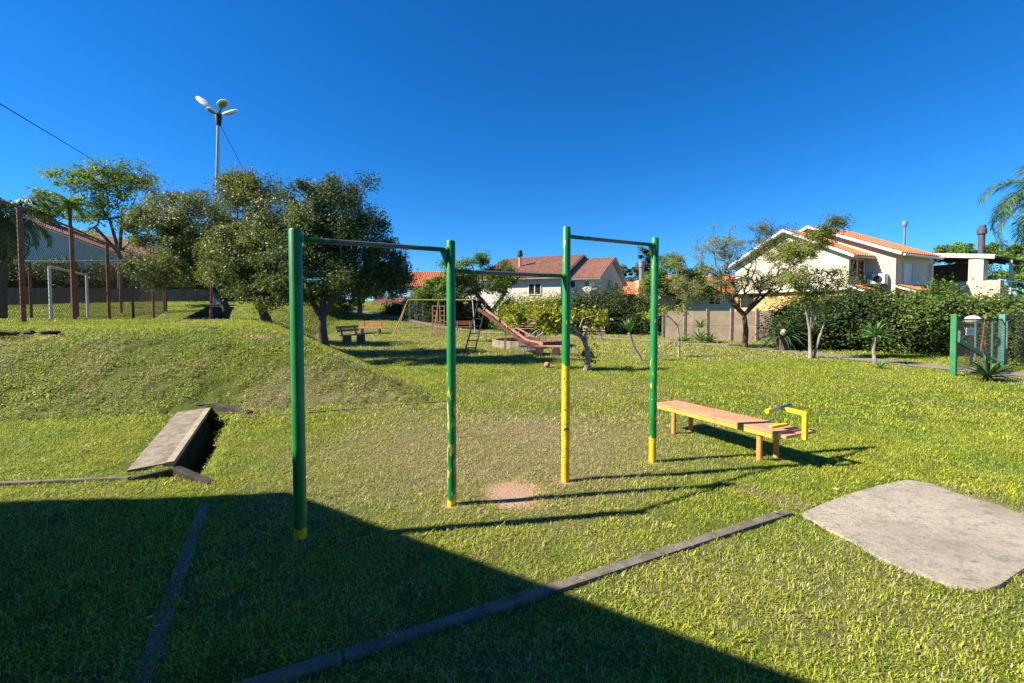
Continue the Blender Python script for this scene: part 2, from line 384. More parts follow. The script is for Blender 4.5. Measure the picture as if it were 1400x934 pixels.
def shrub(name, label, blobs, nleaf, L, Wd, mat, group=None, cat='shrub', core=None, up=.3, stems=True, bark=None):
    """bush: leaf clumps over a dark solid core added to block light"""
    c0 = np.array(blobs[0][0]); base = Vector((c0[0], c0[1], Hs(c0[0], c0[1])))
    root = thing(name, label, cat, base, group)
    pts = []; outs = []; rbs = []
    tot = sum(r[0]*r[1]+r[0]*r[2]+r[1]*r[2] for _, r in blobs)
    for c, r in blobs:
        n = int(nleaf*(r[0]*r[1]+r[0]*r[2]+r[1]*r[2])/tot)
        nc = max(20, n//45)
        d = rng.normal(size=(nc, 3)); d /= np.linalg.norm(d, axis=1)[:, None]
        k = (.80+.2*rng.uniform(0, 1, nc)**.5)*(1+.09*rng.normal(size=nc))
        cc = np.array(c)+d*np.array(r)*k[:, None]
        idx = rng.integers(0, nc, n); sz = min(r)*.17+L*.6
        p = cc[idx]+rng.normal(size=(n, 3))*sz; pts.append(p); outs.append(d[idx]); rbs.append(rng.uniform(0, 1, nc)[idx])
    pts = np.concatenate(pts); outs = np.concatenate(outs); rbs = np.concatenate(rbs)
    g = H(pts[:, 0], pts[:, 1])+.02; keep = pts[:, 2] > g
    leaves_mesh('foliage', pts[keep], L, Wd, mat, root, up, outs[keep], rndbias=rbs[keep])
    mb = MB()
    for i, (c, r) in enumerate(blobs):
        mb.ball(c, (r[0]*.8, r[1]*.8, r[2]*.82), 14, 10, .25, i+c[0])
    mb.build('dark_core', M['darkcore'], root)  # solid dark filler added so no light leaks through the leaves
    return root
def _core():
    m, t, o = new_mat('light_blocking_core'); n = noise(t, 6, 6, .75); n2 = noise(t, 18, 4, .8)
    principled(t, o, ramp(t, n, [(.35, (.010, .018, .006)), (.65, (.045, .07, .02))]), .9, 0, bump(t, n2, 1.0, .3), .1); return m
M['darkcore'] = _core()
# ------------------------------------------------------------------ layout constants
U = Vector((.897, .442, 0)).normalized(); V = Vector((.442, -.897, 0)).normalized()
def inpoly(x, y, poly):
    c = np.zeros(np.shape(x), bool); n = len(poly)
    for i in range(n):
        x1, y1 = poly[i][:2]; x2, y2 = poly[(i+1) % n][:2]
        k = ((y1 > y) != (y2 > y)) & (x < (x2-x1)*(y-y1)/((y2-y1)+1e-12)+x1); c ^= k
    return c
def segdist(x, y, a, b):
    ax, ay, bx, by = a[0], a[1], b[0], b[1]; dx, dy = bx-ax, by-ay
    t = np.clip(((x-ax)*dx+(y-ay)*dy)/(dx*dx+dy*dy), 0, 1); return np.hypot(x-ax-t*dx, y-ay-t*dy)
def polydist(x, y, pts):
    d = np.full(np.shape(x), 1e9)
    for a, b in zip(pts[:-1], pts[1:]): d = np.minimum(d, segdist(x, y, a, b))
    return d
SLAB = [G(1094, 703), G(1122, 690), G(1165, 674), G(1205, 663), G(1240, 656), G(1272, 661), G(1310, 675), G(1370, 693), G(1460, 727), G(1400, 778), G(1368, 800), G(1345, 808), G(1300, 801), G(1230, 777), G(1170, 745), G(1130, 722)]
PATH = [(15, 7.2), (13.2, 9.6), (12.3, 12), (11.6, 14), (11.3, 15.6), (10.6, 18.3), (9.3, 21.2), (6.2, 25.2), (1.5, 29.0), (-3.2, 31.8), (-8.2, 35.5), (-15, 41), (-24, 47)]
# dug channel
CH = [Vector((-3.50, 4.46, 0)), Vector((-4.86, 7.0, 0)), Vector((-4.28, 6.66, 0)), Vector((-3.03, 4.24, 0))]
SANDC = (.85, 20.0, 1.75)

# ------------------------------------------------------------------ lawn
def axis(a, b, lo, hi, step, grow):
    v = list(np.arange(a, b+1e-6, step)); s = step; x = b
    while x < hi: s = min(s*grow, 30); x += s; v.append(x)
    s = step; x = a
    while x > lo: s = min(s*grow, 30); x -= s; v.insert(0, x)
    return np.array(v)
xs = axis(-6.6, 4.6, -420, 420, .06, 1.035); ys = axis(1.2, 8.4, -40, 620, .06, 1.03)
X, Y = np.meshgrid(xs, ys); Z = H(X, Y)
xf, yf = X.ravel(), Y.ravel()
nz = np.array([mnoise.noise(Vector((x*.9, y*.9, 0))) for x, y in zip(xf, yf)])
nz2 = np.array([mnoise.noise(Vector((x*4.2, y*4.2, 3))) for x, y in zip(xf, yf)])
nz3 = np.array([mnoise.noise(Vector((x*.35, y*.35, 9))) for x, y in zip(xf, yf)])
far = sst(35, 60, yf)
nz4 = np.array([mnoise.noise(Vector((x*8.5, y*8.5, 5))) if y < 13 and x < 0 and y > 6 else 0 for x, y in zip(xf, yf)])
face = ((Z.ravel() > .05) & (Z.ravel() < 1.12) & (yf < 14)).astype(float)
Zf = Z.ravel()+(nz*.012+nz2*.008)*(1-far)+face*(nz2*.03+nz4*.032+nz*.012)
inch = inpoly(xf, yf, CH)
slabd = inpoly(xf, yf, SLAB)
Zf = np.where(inch, -.42, Zf); Zf = np.where(slabd, -.03, Zf)
pathd = polydist(xf, yf, PATH)
Zf = np.where(pathd < .7, H(xf, yf)-.03, Zf)
# worn hollows on the bank
for (px, py, rr, dep) in ((8, 453, .28, .25), (46, 455, .35, .06), (352, 456, .5, .07), (20, 470, .2, .05)):
    p = hit(px, py); dd = np.hypot((xf-p.x)/2.0, yf-p.y); Zf -= dep*np.exp(-(dd/rr)**2)
# dryness / bare earth maps
dry = np.exp(-(((xf-.2)/2.6)**2+((yf-5.3)/1.9)**2)**1.3)*.95
dry = np.maximum(dry, np.exp(-(((xf+1.3)/1.6)**2+((yf-6.3)/1.3)**2))*.45)
dry = np.maximum(dry, face*(.10+.3*nz+.15*nz2+.45*sst(-4.5, -2, xf)))
dry = np.maximum(dry, .42*np.exp(-(((xf-.8)/2.4)**2+((yf-9.0)/1.8)**2)))
dry = np.maximum(dry, .62*np.exp(-(segdist(xf, yf, G(690, 503), G(1060, 572))/.09)**2))
dry = np.maximum(dry, .9*np.exp(-(segdist(xf, yf, G(1010, 665), G(1085, 690))/.16)**2))
dry = np.maximum(dry, .75*np.exp(-(segdist(xf, yf, G(1290, 668), G(1400, 700))/.2)**2))
dry = np.maximum(dry, .35*np.exp(-(((xf-2.5)/3.0)**2+((yf-2.6)/1.6)**2)))
dry = np.maximum(dry, .40*((yf > 14) & (np.abs(xf) < 12)))
dry = dry+nz*.30+nz2*.16+nz3*.18
dry = dry-.45*np.exp(-(((xf-4.5)/2.5)**2+((yf-4.9)/1.8)**2))-.3*np.exp(-(((xf+5.0)/2.0)**2+((yf-5.5)/1.2)**2))
dry = np.clip(dry, 0, 1)
pc = G(706, 676)
ed = ((xf-pc.x)/.29)**2+((yf-pc.y)/.34)**2
dirt = np.clip(1.35-ed-nz2*.5, 0, 1)
dirt = np.maximum(dirt, .8*np.exp(-((((xf+6.5)/1.2)**2+((yf-14.6)/.8)**2))))
for pp_ in (G(411, 738), G(618, 690), G(773, 658), G(892, 631)): dirt = np.maximum(dirt, .9*np.clip(1.6-np.hypot(xf-pp_.x, yf-pp_.y)/.075, 0, 1))
for (px, py, rr) in ((8, 456, .25), (46, 455, .22), (352, 456, .12)):
    p = hit(px, py); dirt = np.maximum(dirt, np.clip(1.3-np.hypot((xf-p.x)/2.0, yf-p.y)/rr, 0, 1))

me = bpy.data.meshes.new('lawn'); nx, ny = len(xs), len(ys)
me.vertices.add(nx*ny); me.vertices.foreach_set('co', np.stack([xf, yf, Zf], 1).ravel().astype(np.float32))
ii = (np.arange(ny-1)[:, None]*nx+np.arange(nx-1)[None]).ravel(); q = np.stack([ii, ii+1, ii+nx+1, ii+nx], 1)
me.loops.add(q.size); me.loops.foreach_set('vertex_index', q.ravel().astype(np.int32)); me.polygons.add(len(q))
me.polygons.foreach_set('loop_start', np.arange(0, q.size, 4, dtype=np.int32)); me.polygons.foreach_set('loop_total', np.full(len(q), 4, dtype=np.int32))
me.polygons.foreach_set('use_smooth', np.ones(len(q), bool)); me.update(calc_edges=True)
def attr(name, v):
    a = me.attributes.new(name, 'FLOAT', 'POINT'); a.data.foreach_set('value', v.astype(np.float32))
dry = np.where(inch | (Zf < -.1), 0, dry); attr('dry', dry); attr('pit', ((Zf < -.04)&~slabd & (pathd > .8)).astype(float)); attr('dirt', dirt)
dist = yf
vis = (np.abs(xf) < 1.22*yf+2.2) & (yf > 1.25)
ok = vis & ~inch & ~slabd & (pathd > .62) & (polydist(xf, yf, [CH[0]-Vector((.27, 0, 0)), CH[1]-Vector((.27, 0, 0))]) > .24)
ka_, kb2 = G(1078, 702), G(770, 803); kd_ = (kb2-ka_).normalized(); kc_ = G(280, 688); kd2_ = (G(196, 925)-kc_).normalized()
ok &= (segdist(xf, yf, ka_, ka_+kd_*4.4) > .05) & (segdist(xf, yf, kc_, kc_+kd2_*2.9) > .036)
ok &= np.hypot(xf-SANDC[0], yf-SANDC[1]) > SANDC[2]
thin = np.clip(1-dirt*1.15, 0, 1)*(1-.35*dry)*(1-face*np.clip(-nz4*1.4, 0, .3))
w1 = 1-sst(5.2, 7.0, dist); w3 = sst(13, 17, dist); w2 = (1-w1)*(1-w3)
coarse = np.clip((nz3*.8+nz*.6+nz2*.5+.15*(xf > 0))*1.6, 0, 1); attr('coarse', ok*thin*((1-sst(6, 8.5, yf))*coarse*(face < .5)+face*.9*np.clip(nz4*2.2+.15, 0, 1))); attr('near', ok*thin*w1*(1-.25*coarse)); attr('mid', ok*thin*w2); attr('far', ok*thin*w3*(dist < 50)*(xf > -36)*(xf < 30))
def lawn_mat():
    m, t, o = new_mat('lawn_ground'); pos = t.nodes.new('ShaderNodeNewGeometry').outputs['Position']
    ad = t.nodes.new('ShaderNodeAttribute'); ad.attribute_name = 'dry'; ae = t.nodes.new('ShaderNodeAttribute'); ae.attribute_name = 'dirt'
    n1 = noise(t, 3.0, 6, .7, pos); n2 = noise(t, 45, 4, .7, pos); n3 = noise(t, .5, 4, .6, pos)
    g = ramp(t, math_n(t, 'ADD', math_n(t, 'MULTIPLY', n2, .6), math_n(t, 'MULTIPLY', n1, .4)), [(.3, (.026, .040, .007)), (.55, (.085, .11, .017)), (.7, (.17, .19, .035))])
    d = ramp(t, n2, [(.3, (.07, .055, .028)), (.7, (.30, .25, .14))])
    e = ramp(t, math_n(t, 'ADD', math_n(t, 'MULTIPLY', n2, .5), math_n(t, 'MULTIPLY', n1, .5)), [(.3, (.24, .145, .09)), (.7, (.45, .30, .205))])
    c = mix(t, math_n(t, 'ADD', math_n(t, 'MULTIPLY', ad.outputs['Fac'], .9), math_n(t, 'MULTIPLY', math_n(t, 'SUBTRACT', n3, .5), .5), True), g, d)
    c = mix(t, math_n(t, 'MULTIPLY', ae.outputs['Fac'], 1.3, True), c, e)
    pa = t.nodes.new('ShaderNodeAttribute'); pa.attribute_name = 'pit'; c = mix(t, pa.outputs['Fac'], c, (.012, .010, .008))  # ground blackened in the trench: its shade is put into the colour
    principled(t, o, c, .95, 0, bump(t, n2, .6, .03), .1); return m
me.materials.append(lawn_mat())
lawn = bpy.data.objects.new('lawn', me); COL.objects.link(lawn); lawn['kind'] = 'structure'

# ------------------------------------------------------------------ grass
def grass_mat():
    m, t, o = new_mat('grass_blades')
    pos = t.nodes.new('ShaderNodeNewGeometry').outputs['Position']
    a = t.nodes.new('ShaderNodeAttribute'); a.attribute_name = 'rnd'
    d = t.nodes.new('ShaderNodeAttribute'); d.attribute_name = 'dry'; d.attribute_type = 'INSTANCER'
    oi = t.nodes.new('ShaderNodeObjectInfo')
    n1 = noise(t, 1.3, 4, .6, pos); n2 = noise(t, 9, 3, .6, pos)
    k = math_n(t, 'ADD', math_n(t, 'MULTIPLY', a.outputs['Fac'], .55), math_n(t, 'ADD', math_n(t, 'MULTIPLY', n2, .35), math_n(t, 'MULTIPLY', oi.outputs['Random'], .15)))
    g = ramp(t, k, [(.20, (.085, .125, .010)), (.46, (.265, .34, .020)), (.78, (.50, .56, .065))])
    g = mix(t, ramp(t, n1, [(.42, (0, 0, 0)), (.62, (1, 1, 1))]), g, mix(t, 1.0, g, (1.12, 1.0, .9), 'MULTIPLY'))
    n5 = noise(t, .7, 3, .6, pos)
    g = mix(t, math_n(t, 'MULTIPLY', ramp(t, n5, [(.48, (0, 0, 0)), (.66, (1, 1, 1))]), .55), g, mix(t, 1.0, g, (.45, .68, .8), 'MULTIPLY'))
    s = ramp(t, a.outputs['Fac'], [(0, (.22, .17, .075)), (.6, (.40, .34, .17)), (1, (.56, .50, .30))])
    dd = math_n(t, 'ADD', math_n(t, 'MULTIPLY', d.outputs['Fac'], .95), math_n(t, 'MULTIPLY', math_n(t, 'SUBTRACT', n2, .5), .5))
    a2 = t.nodes.new('ShaderNodeAttribute'); a2.attribute_name = 'rnd2'
    sel = math_n(t, 'LESS_THAN', a2.outputs['Fac'], math_n(t, 'ADD', math_n(t, 'MULTIPLY', dd, .85), .10))
    c = mix(t, sel, g, s)
    p = t.nodes.new('ShaderNodeBsdfPrincipled'); t.links.new(c, p.inputs['Base Color']); p.inputs['Roughness'].default_value = .5; p.inputs['Specular IOR Level'].default_value = .35
    tr = t.nodes.new('ShaderNodeBsdfTranslucent'); t.links.new(mix(t, 1.0, c, (1.2, 1.2, .6), 'MULTIPLY'), tr.inputs[0])
    ms = t.nodes.new('ShaderNodeMixShader'); ms.inputs[0].default_value = .32
    t.links.new(p.outputs[0], ms.inputs[1]); t.links.new(tr.outputs[0], ms.inputs[2]); t.links.new(ms.outputs[0], o.inputs[0]); return m
GM = grass_mat()
def tuft_mesh(name, variants, blades, rad, Lb, Wb, seg=2):
    vs, fs, r1, r2, var = [], [], [], [], []
    for k in range(variants):
        for b in range(blades):
            a = random.uniform(0, 6.28); rr = rad*math.sqrt(random.random()); x, y = rr*math.cos(a), rr*math.sin(a)
            L = Lb*random.uniform(.5, 1.35); W = Wb*random.uniform(.6, 1.3); az = random.uniform(0, 6.28); el = random.uniform(.08, 1.15)
            dx, dy = math.cos(az), math.sin(az); n = len(vs); ca, cb = random.random(), random.random()
            px_, pz = 0., -.004; e = el+.35
            for s_ in range(seg+1):
                f = s_/seg; ww = W*(1-f*f*.92)/2
                if s_ < seg or True:
                    vs.append((x+dx*px_-dy*ww, y+dy*px_+dx*ww, pz)); vs.append((x+dx*px_+dy*ww, y+dy*px_-dx*ww, pz))
                px_ += math.cos(e)*L/seg; pz += math.sin(e)*L/seg; e -= .75
            for s_ in range(seg): i = n+2*s_; fs.append((i, i+1, i+3, i+2))
            q_ = 2*(seg+1); r1 += [ca]*q_; r2 += [cb]*q_; var += [k]*q_
    me = bpy.data.meshes.new(name); me.from_pydata(vs, [], fs)
    for nm, v in (('rnd', r1), ('rnd2', r2), ('variant', var)):
        at = me.attributes.new(nm, 'FLOAT', 'POINT'); at.data.foreach_set('value', np.array(v, dtype=np.float32))
    me.materials.append(GM); return me
def grass_obj(name, dens_attr, density, nvar, blades, rad, Lb, Wb, smin_, smax_, seed):
    me = tuft_mesh(name, nvar, blades, rad, Lb, Wb); o = bpy.data.objects.new(name, me); COL.objects.link(o); o['kind'] = 'stuff'
    ng = bpy.data.node_groups.new(name, 'GeometryNodeTree')
    ng.interface.new_socket('Geometry', in_out='INPUT', socket_type='NodeSocketGeometry'); ng.interface.new_socket('Geometry', in_out='OUTPUT', socket_type='NodeSocketGeometry')
    N = ng.nodes; Lk = ng.links.new; gi = N.new('NodeGroupInput'); go = N.new('NodeGroupOutput')
    oi = N.new('GeometryNodeObjectInfo'); oi.inputs['Object'].default_value = lawn; oi.transform_space = 'ORIGINAL'
    na = N.new('GeometryNodeInputNamedAttribute'); na.data_type = 'FLOAT'; na.inputs[0].default_value = dens_attr
    mu = N.new('ShaderNodeMath'); mu.operation = 'MULTIPLY'; mu.inputs[1].default_value = density; Lk(na.outputs[0], mu.inputs[0])
    dp = N.new('GeometryNodeDistributePointsOnFaces'); dp.distribute_method = 'RANDOM'; Lk(oi.outputs['Geometry'], dp.inputs['Mesh']); Lk(mu.outputs[0], dp.inputs['Density']); dp.inputs['Seed'].default_value = seed
    jo = N.new('GeometryNodeJoinGeometry')
    for k in range(nvar):
        nv = N.new('GeometryNodeInputNamedAttribute'); nv.data_type = 'FLOAT'; nv.inputs[0].default_value = 'variant'
        cp = N.new('FunctionNodeCompare'); cp.data_type = 'FLOAT'; cp.operation = 'EQUAL'; cp.inputs[1].default_value = k; cp.inputs['Epsilon'].default_value = .1; Lk(nv.outputs[0], cp.inputs[0])
        se = N.new('GeometryNodeSeparateGeometry'); se.domain = 'POINT'; Lk(gi.outputs[0], se.inputs[0]); Lk(cp.outputs[0], se.inputs[1])
        ti = N.new('GeometryNodeGeometryToInstance'); Lk(se.outputs[0], ti.inputs[0]); Lk(ti.outputs[0], jo.inputs[0])
    ip = N.new('GeometryNodeInstanceOnPoints'); ip.inputs['Pick Instance'].default_value = True
    Lk(dp.outputs['Points'], ip.inputs['Points']); Lk(jo.outputs[0], ip.inputs['Instance'])
    ri = N.new('FunctionNodeRandomValue'); ri.data_type = 'INT'; ri.inputs[4].default_value = 0; ri.inputs[5].default_value = nvar-1; Lk(ri.outputs[2], ip.inputs['Instance Index'])
    rz = N.new('FunctionNodeRandomValue'); rz.data_type = 'FLOAT_VECTOR'; rz.inputs[0].default_value = (-.08, -.08, 0); rz.inputs[1].default_value = (.08, .08, 6.283); rz.inputs['Seed'].default_value = 5
    rr = N.new('FunctionNodeRotateRotation'); rr.rotation_space = 'LOCAL'; Lk(dp.outputs['Rotation'], rr.inputs[0])
    e2 = N.new('FunctionNodeEulerToRotation'); Lk(rz.outputs[0], e2.inputs[0]); Lk(e2.outputs[0], rr.inputs[1]); Lk(rr.outputs[0], ip.inputs['Rotation'])
    rs = N.new('FunctionNodeRandomValue'); rs.data_type = 'FLOAT'; rs.inputs[2].default_value = smin_; rs.inputs[3].default_value = smax_; rs.inputs['Seed'].default_value = 9; Lk(rs.outputs[1], ip.inputs['Scale'])
    Lk(ip.outputs[0], go.inputs[0])
    md = o.modifiers.new('grass', 'NODES'); md.node_group = ng; return o
grass_obj('grass', 'near', 235, 5, 62, .10, .031, .0048, .7, 1.25, 1)
grass_obj('grass', 'mid', 30, 4, 90, .26, .050, .0095, .7, 1.3, 2)
grass_obj('grass', 'far', 5, 4, 110, .62, .085, .020, .7, 1.3, 3)

grass_obj('grass', 'coarse', 55, 5, 8, .05, .062, .0068, .6, 1.2, 7)
# ------------------------------------------------------------------ ground pieces
mb = MB(); mb.prism([(p.x+.012*mnoise.noise(Vector((p.x*5, p.y*5, 0))), p.y) for p in SLAB], -.08, .006)
pad = mb.build('concrete_pad', M['slab'], bevel=.012); pad['kind'] = 'structure'
# path following the ground
def ribbon(pts, wid, lift, sub=10):
    P = [];
    for a, b in zip(pts[:-1], pts[1:]):
        for i in range(sub): P.append((a[0]+(b[0]-a[0])*i/sub, a[1]+(b[1]-a[1])*i/sub))
    P.append(pts[-1]); mbb = MB(); n = len(P)
    for it in range(12): P = [P[0]]+[((P[i-1][0]+P[i][0]*2+P[i+1][0])/4, (P[i-1][1]+P[i][1]*2+P[i+1][1])/4) for i in range(1, n-1)]+[P[-1]]
    for i, p in enumerate(P):
        q0 = P[max(i-1, 0)]; q1 = P[min(i+1, n-1)]; d = Vector((q1[0]-q0[0], q1[1]-q0[1], 0)).normalized(); nn = Vector((-d.y, d.x, 0))
        for s_ in (-.5, -.17, .17, .5):
            x = p[0]+nn.x*wid*s_; y = p[1]+nn.y*wid*s_; mbb.v.append((x, y, Hs(x, y)+lift)); mbb.r.append(0)
    for i in range(n-1):
        for j in range(3): a = i*4+j; mbb.f.append((a, a+1, a+5, a+4))
    return mbb
pt = ribbon(PATH, 1.25, .02).build('path', M['path'], smooth=True); pt['kind'] = 'structure'
pv = MB(); pv.prism([(10.9, 8.0), (17.5, 9.2), (19, 12.6), (12.2, 11.3), (11.2, 10.4)], -.05, .012); pvo = pv.build('gate_pavement', M['path']); pvo['kind'] = 'structure'

def kerb(name, a, b, wid, h, label, n, mat='kerb', z=0):
    a = Vector((a[0], a[1], 0)); b = Vector((b[0], b[1], 0)); root = thing(name, label, 'kerb', a)
    for i in range(n):
        p = a+(b-a)*(i/n); q = a+(b-a)*((i+1)/n); d = (q-p).normalized(); p = p+d*.002; q = q-d*.002
        jz = random.uniform(-.003, .003)
        up = Vector((0, 0, 1)); mbk = MB()
        mbk.beam(p+up*(z+h/2-.05+jz), q+up*(z+h/2-.05+jz), wid, h+.1)
        mbk.build('kerb_stone', M[mat], root, bevel=.012)
    return root
ka = G(1078, 702); kb_ = G(770, 803); kd = (kb_-ka).normalized()
kerb('kerb', ka, ka+kd*4.4, .075, .026, 'long raised concrete kerb running diagonally from the pad into the shade', 4)
kc = G(280, 688); kd2 = (G(196, 925)-kc).normalized()
kerb('kerb', kc, kc+kd2*2.9, .08, .008, 'flat concrete kerb lying flush in the shaded grass below the channel', 3)
kerb('kerb', G(0, 668)+Vector((-1.2, -.05, 0)), G(178, 656), .05, .03, 'thin concrete edging curving left from the channel headwall', 3)
kerb('kerb', G(322, 573), G(612, 549), .045, .022, 'thin concrete edging along the foot of the grassy bank', 4)

# drainage channel
ch = thing('drain_channel', 'open concrete drainage channel with a dark trench at the foot of the bank', 'drain', (-3.9, 5.6, 0))
mb = MB(); a, b = CH[0], CH[1]; d = (b-a).normalized(); nl = Vector((-d.y, d.x, 0))
L0 = a+nl*.50; L1 = b+nl*.42
for (w0, w1, z0, z1, nm) in ((.05, .50, .045, .02, 'sloping_slab'),):
    P = [a+nl*w0, b+nl*w0, b+nl*(w1-.08), a+nl*(w1-.14)]
    mb.prism([(p.x, p.y) for p in P], -.3, [z0, z0, z1, z1])
mb.build('side_slab', M['concrete'], ch, bevel=.008)
mb = MB(); P = [a-nl*.02, b-nl*.02, b+nl*.05, a+nl*.05]; mb.prism([(p.x, p.y) for p in P], .0, .052); mb.build('edge_strip', M['slabedge'], ch, bevel=.004)
mb = MB(); P = [a-nl*.012, b-nl*.012, b+nl*.05, a+nl*.05]; mb.prism([(p.x, p.y) for p in P], -.5, -.002); mb.build('trench_wall', M['trenchshade'], ch, bevel=.008)
def headwall(p0, p1, p2, z0, z1, z2, th, mat):
    m_ = MB(); n_ = (p2-p0).normalized(); n_ = Vector((-n_.y, n_.x, 0))*th
    m_.prism([(p.x, p.y) for p in (p0, p1, p2, p2+n_, p1+n_, p0+n_)], -.45, [z0, z1, z2, z2, z1, z0]); m_.build('headwall', M[mat], ch, bevel=.01)
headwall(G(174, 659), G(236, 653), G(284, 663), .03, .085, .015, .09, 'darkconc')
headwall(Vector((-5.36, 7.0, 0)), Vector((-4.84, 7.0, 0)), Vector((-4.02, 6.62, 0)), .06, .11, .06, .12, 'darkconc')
mb = MB(); mb.prism([(p.x, p.y) for p in CH], -.5, -.40); mb.build('trench_floor', M['trenchshade'], ch)

# ------------------------------------------------------------------ pull-up bars
PB = [G(411, 738), G(618, 690), G(773, 658), G(892, 631)]
PHT = [2.155, 2.165, 2.37, 2.36]; PR = [.042, .037, .038, .038]
pu = thing('pull_up_bars', 'four green and yellow steel posts joined by three pull-up bars of different heights', 'pull-up bars', PB[0])
names = ['post_a', 'post_b', 'post_c', 'post_d']
for p, h, r, mt in zip(PB, PHT, PR, names):
    mb = MB(); mb.tube([p+Vector((0, 0, -.1)), p+Vector((0, 0, h-.012)), p+Vector((0, 0, h))], [r, r, r*.86], 24)
    lb = {'post_a': None, 'post_b': 'green post with yellow flaking spots', 'post_c': 'post yellow on its lower half and green above', 'post_d': 'green post with a short yellow foot'}[mt]
    mb.build('post', M[mt], pu, smooth=True, origin=tuple(p), label=lb)
for i, z in ((0, 2.09), (1, 1.92), (2, 2.285)):
    a = PB[i]+Vector((0, 0, z)); b = PB[i+1]+Vector((0, 0, z)); c = (a+b)/2; d = (b-a).normalized()
    me_ = MB(); me_.tube([Vector((-(b-a).length/2+PR[i]*.6, 0, 0)), Vector(((b-a).length/2-PR[i+1]*.6, 0, 0))], .0185, 16)
    br = me_.build('bar', M['bar'], None, smooth=True); br.location = c; br.rotation_euler.z = math.atan2(d.y, d.x); br.parent = pu; br.matrix_parent_inverse = Matrix.Translation(pu.location).inverted()
    for q, s_, rr_ in ((a, 1, PR[i]), (b, -1, PR[i+1])):
        wd = MB(); wd.tube([q+d*s_*(rr_-.006), q+d*s_*(rr_+.005), q+d*s_*(rr_+.012)], [.029, .026, .019], 14); wd.build('weld_bead', M['post_a'], pu, smooth=True)
    for q, s_ in ((a, 1), (b, -1)):
        if i == 1: continue
        if i == 0 and s_ == 1: continue
        if i == 2 and s_ == 1: continue
        g = MB(); q0 = q+d*s_*.035; z_ = Vector((0, 0, 1)); t_ = Vector((-d.y, d.x, 0))*.006
        tri = [q0+z_*.0, q0+d*s_*.055-z_*.012, q0-z_*.16]
        n0 = [p_+t_ for p_ in tri]+[p_-t_ for p_ in tri]; k = len(g.v); g.v += [tuple(x) for x in n0]; g.f += [(k, k+1, k+2), (k+5, k+4, k+3), (k, k+3, k+4, k+1), (k+1, k+4, k+5, k+2), (k+2, k+5, k+3, k)]
        g.build('gusset', M['post_a'], pu)

# ------------------------------------------------------------------ sit-up bench
o0 = Vector((1.94, 5.87, 0)); vd = Vector((.461, -.887, 0)).normalized(); ud = Vector((.90, .435, 0)).normalized(); zz = Vector((0, 0, 1))
sb = thing('exercise_bench', 'low sit-up bench with faded orange plank top and yellow foot bar', 'exercise bench', o0+vd*.85+ud*.19)
def bl(a, bb, z): return o0+vd*a+ud*bb+zz*z
mb = MB(); P = [bl(0, 0, 0), bl(1.66, 0, 0), bl(1.66, .385, 0), bl(0, .385, 0)]; mb.prism([(p.x, p.y) for p in P], .335, .365); mb.build('seat_board', M['orange'], sb, bevel=.006)
m_ = MB()
for s_ in (.012, .373): m_.beam(bl(.02, s_, .312), bl(1.64, s_, .312), .022, .045)
m_.beam(bl(.02, .02, .312), bl(.02, .365, .312), .022, .044); m_.beam(bl(1.63, .02, .312), bl(1.63, .365, .312), .022, .044); m_.build('frame', M['yelloworange'], sb, bevel=.003)
for (a_, b_) in ((.27, .04), (.27, .345), (1.42, .05), (1.42, .33)):
    m_ = MB(); m_.tube([bl(a_, b_, -.06), bl(a_, b_, .335)], .029, 14); m_.build('leg', M['orange2'], sb, smooth=True)
for a_ in (.27, 1.42):
    m_ = MB(); m_.beam(bl(a_, .03, .322), bl(a_, .355, .322), .05, .024); m_.build('cross_bracket', M['orange2'], sb, bevel=.003)
m_ = MB(); m_.beam(bl(1.50, .10, .377), bl(1.50, .375, .377), .035, .022); m_.build('batten', M['yellow'], sb, bevel=.003)
m_ = MB(); m_.beam(bl(1.70, -.0, .335), bl(1.70, .50, .335), .055, .03); m_.build('cross_plank', M['pinkwood'], sb, bevel=.004)
up0 = bl(1.76, .25, 0)
m_ = MB(); m_.beam(up0+zz*.29, up0+zz*.575, .042, .042, up=vd); m_.beam(up0+zz*.555, up0+zz*.565-vd*.23, .042, .04); m_.build('foot_bar_upright', M['yellow'], sb, bevel=.004)
pc_ = up0+zz*.575-vd*.235
m_ = MB(); m_.tube([pc_-ud*.21-zz*.015, pc_+ud*.14+zz*.01], .019, 14); m_.build('foot_bar', M['steel'], sb, smooth=True)
m_ = MB(); m_.tube([pc_-ud*.25-zz*.018, pc_-ud*.185-zz*.012], .025, 14); m_.build('foot_bar_grip', M['yellow'], sb, smooth=True)
# ------------------------------------------------------------------ building behind the camera that casts the big shade
CR = Vector((-5.97, 3.15, 0)); e2 = Vector((.855, -.518, 0)); HH = 3.4
cb = thing('club_building', 'low building behind the viewpoint whose roof shades the near lawn', 'building', (-7, -2, 0))
rp = [CR, CR+e2*9.2, CR+e2*9.2+Vector((-4, -6.5, 0)), Vector((-20, -7, 0)), Vector((-20, 1.9, 0)), Vector((-8.2, 2.95, 0)), Vector((-6.9, 3.05, 0))]
mb = MB(); mb.prism([(p.x, p.y) for p in rp][::-1], HH-.18, HH); mb.build('roof', M['cream'], cb)
cx = sum((p for p in rp), Vector())/len(rp)
wp = [CR+Vector((-.6, -1.0, 0)), CR+e2*8.3+Vector((-.5, -.95, 0)), CR+e2*8.2+Vector((-3.8, -5.6, 0)), Vector((-19, -6, 0)), Vector((-19, .9, 0))]
mb = MB()
for a, b in zip(wp, wp[1:]+wp[:1]): mb.beam(a+zz*(HH/2-.1), b+zz*(HH/2-.1), .2, HH-.18)
mb.build('wall', M['cream'], cb)

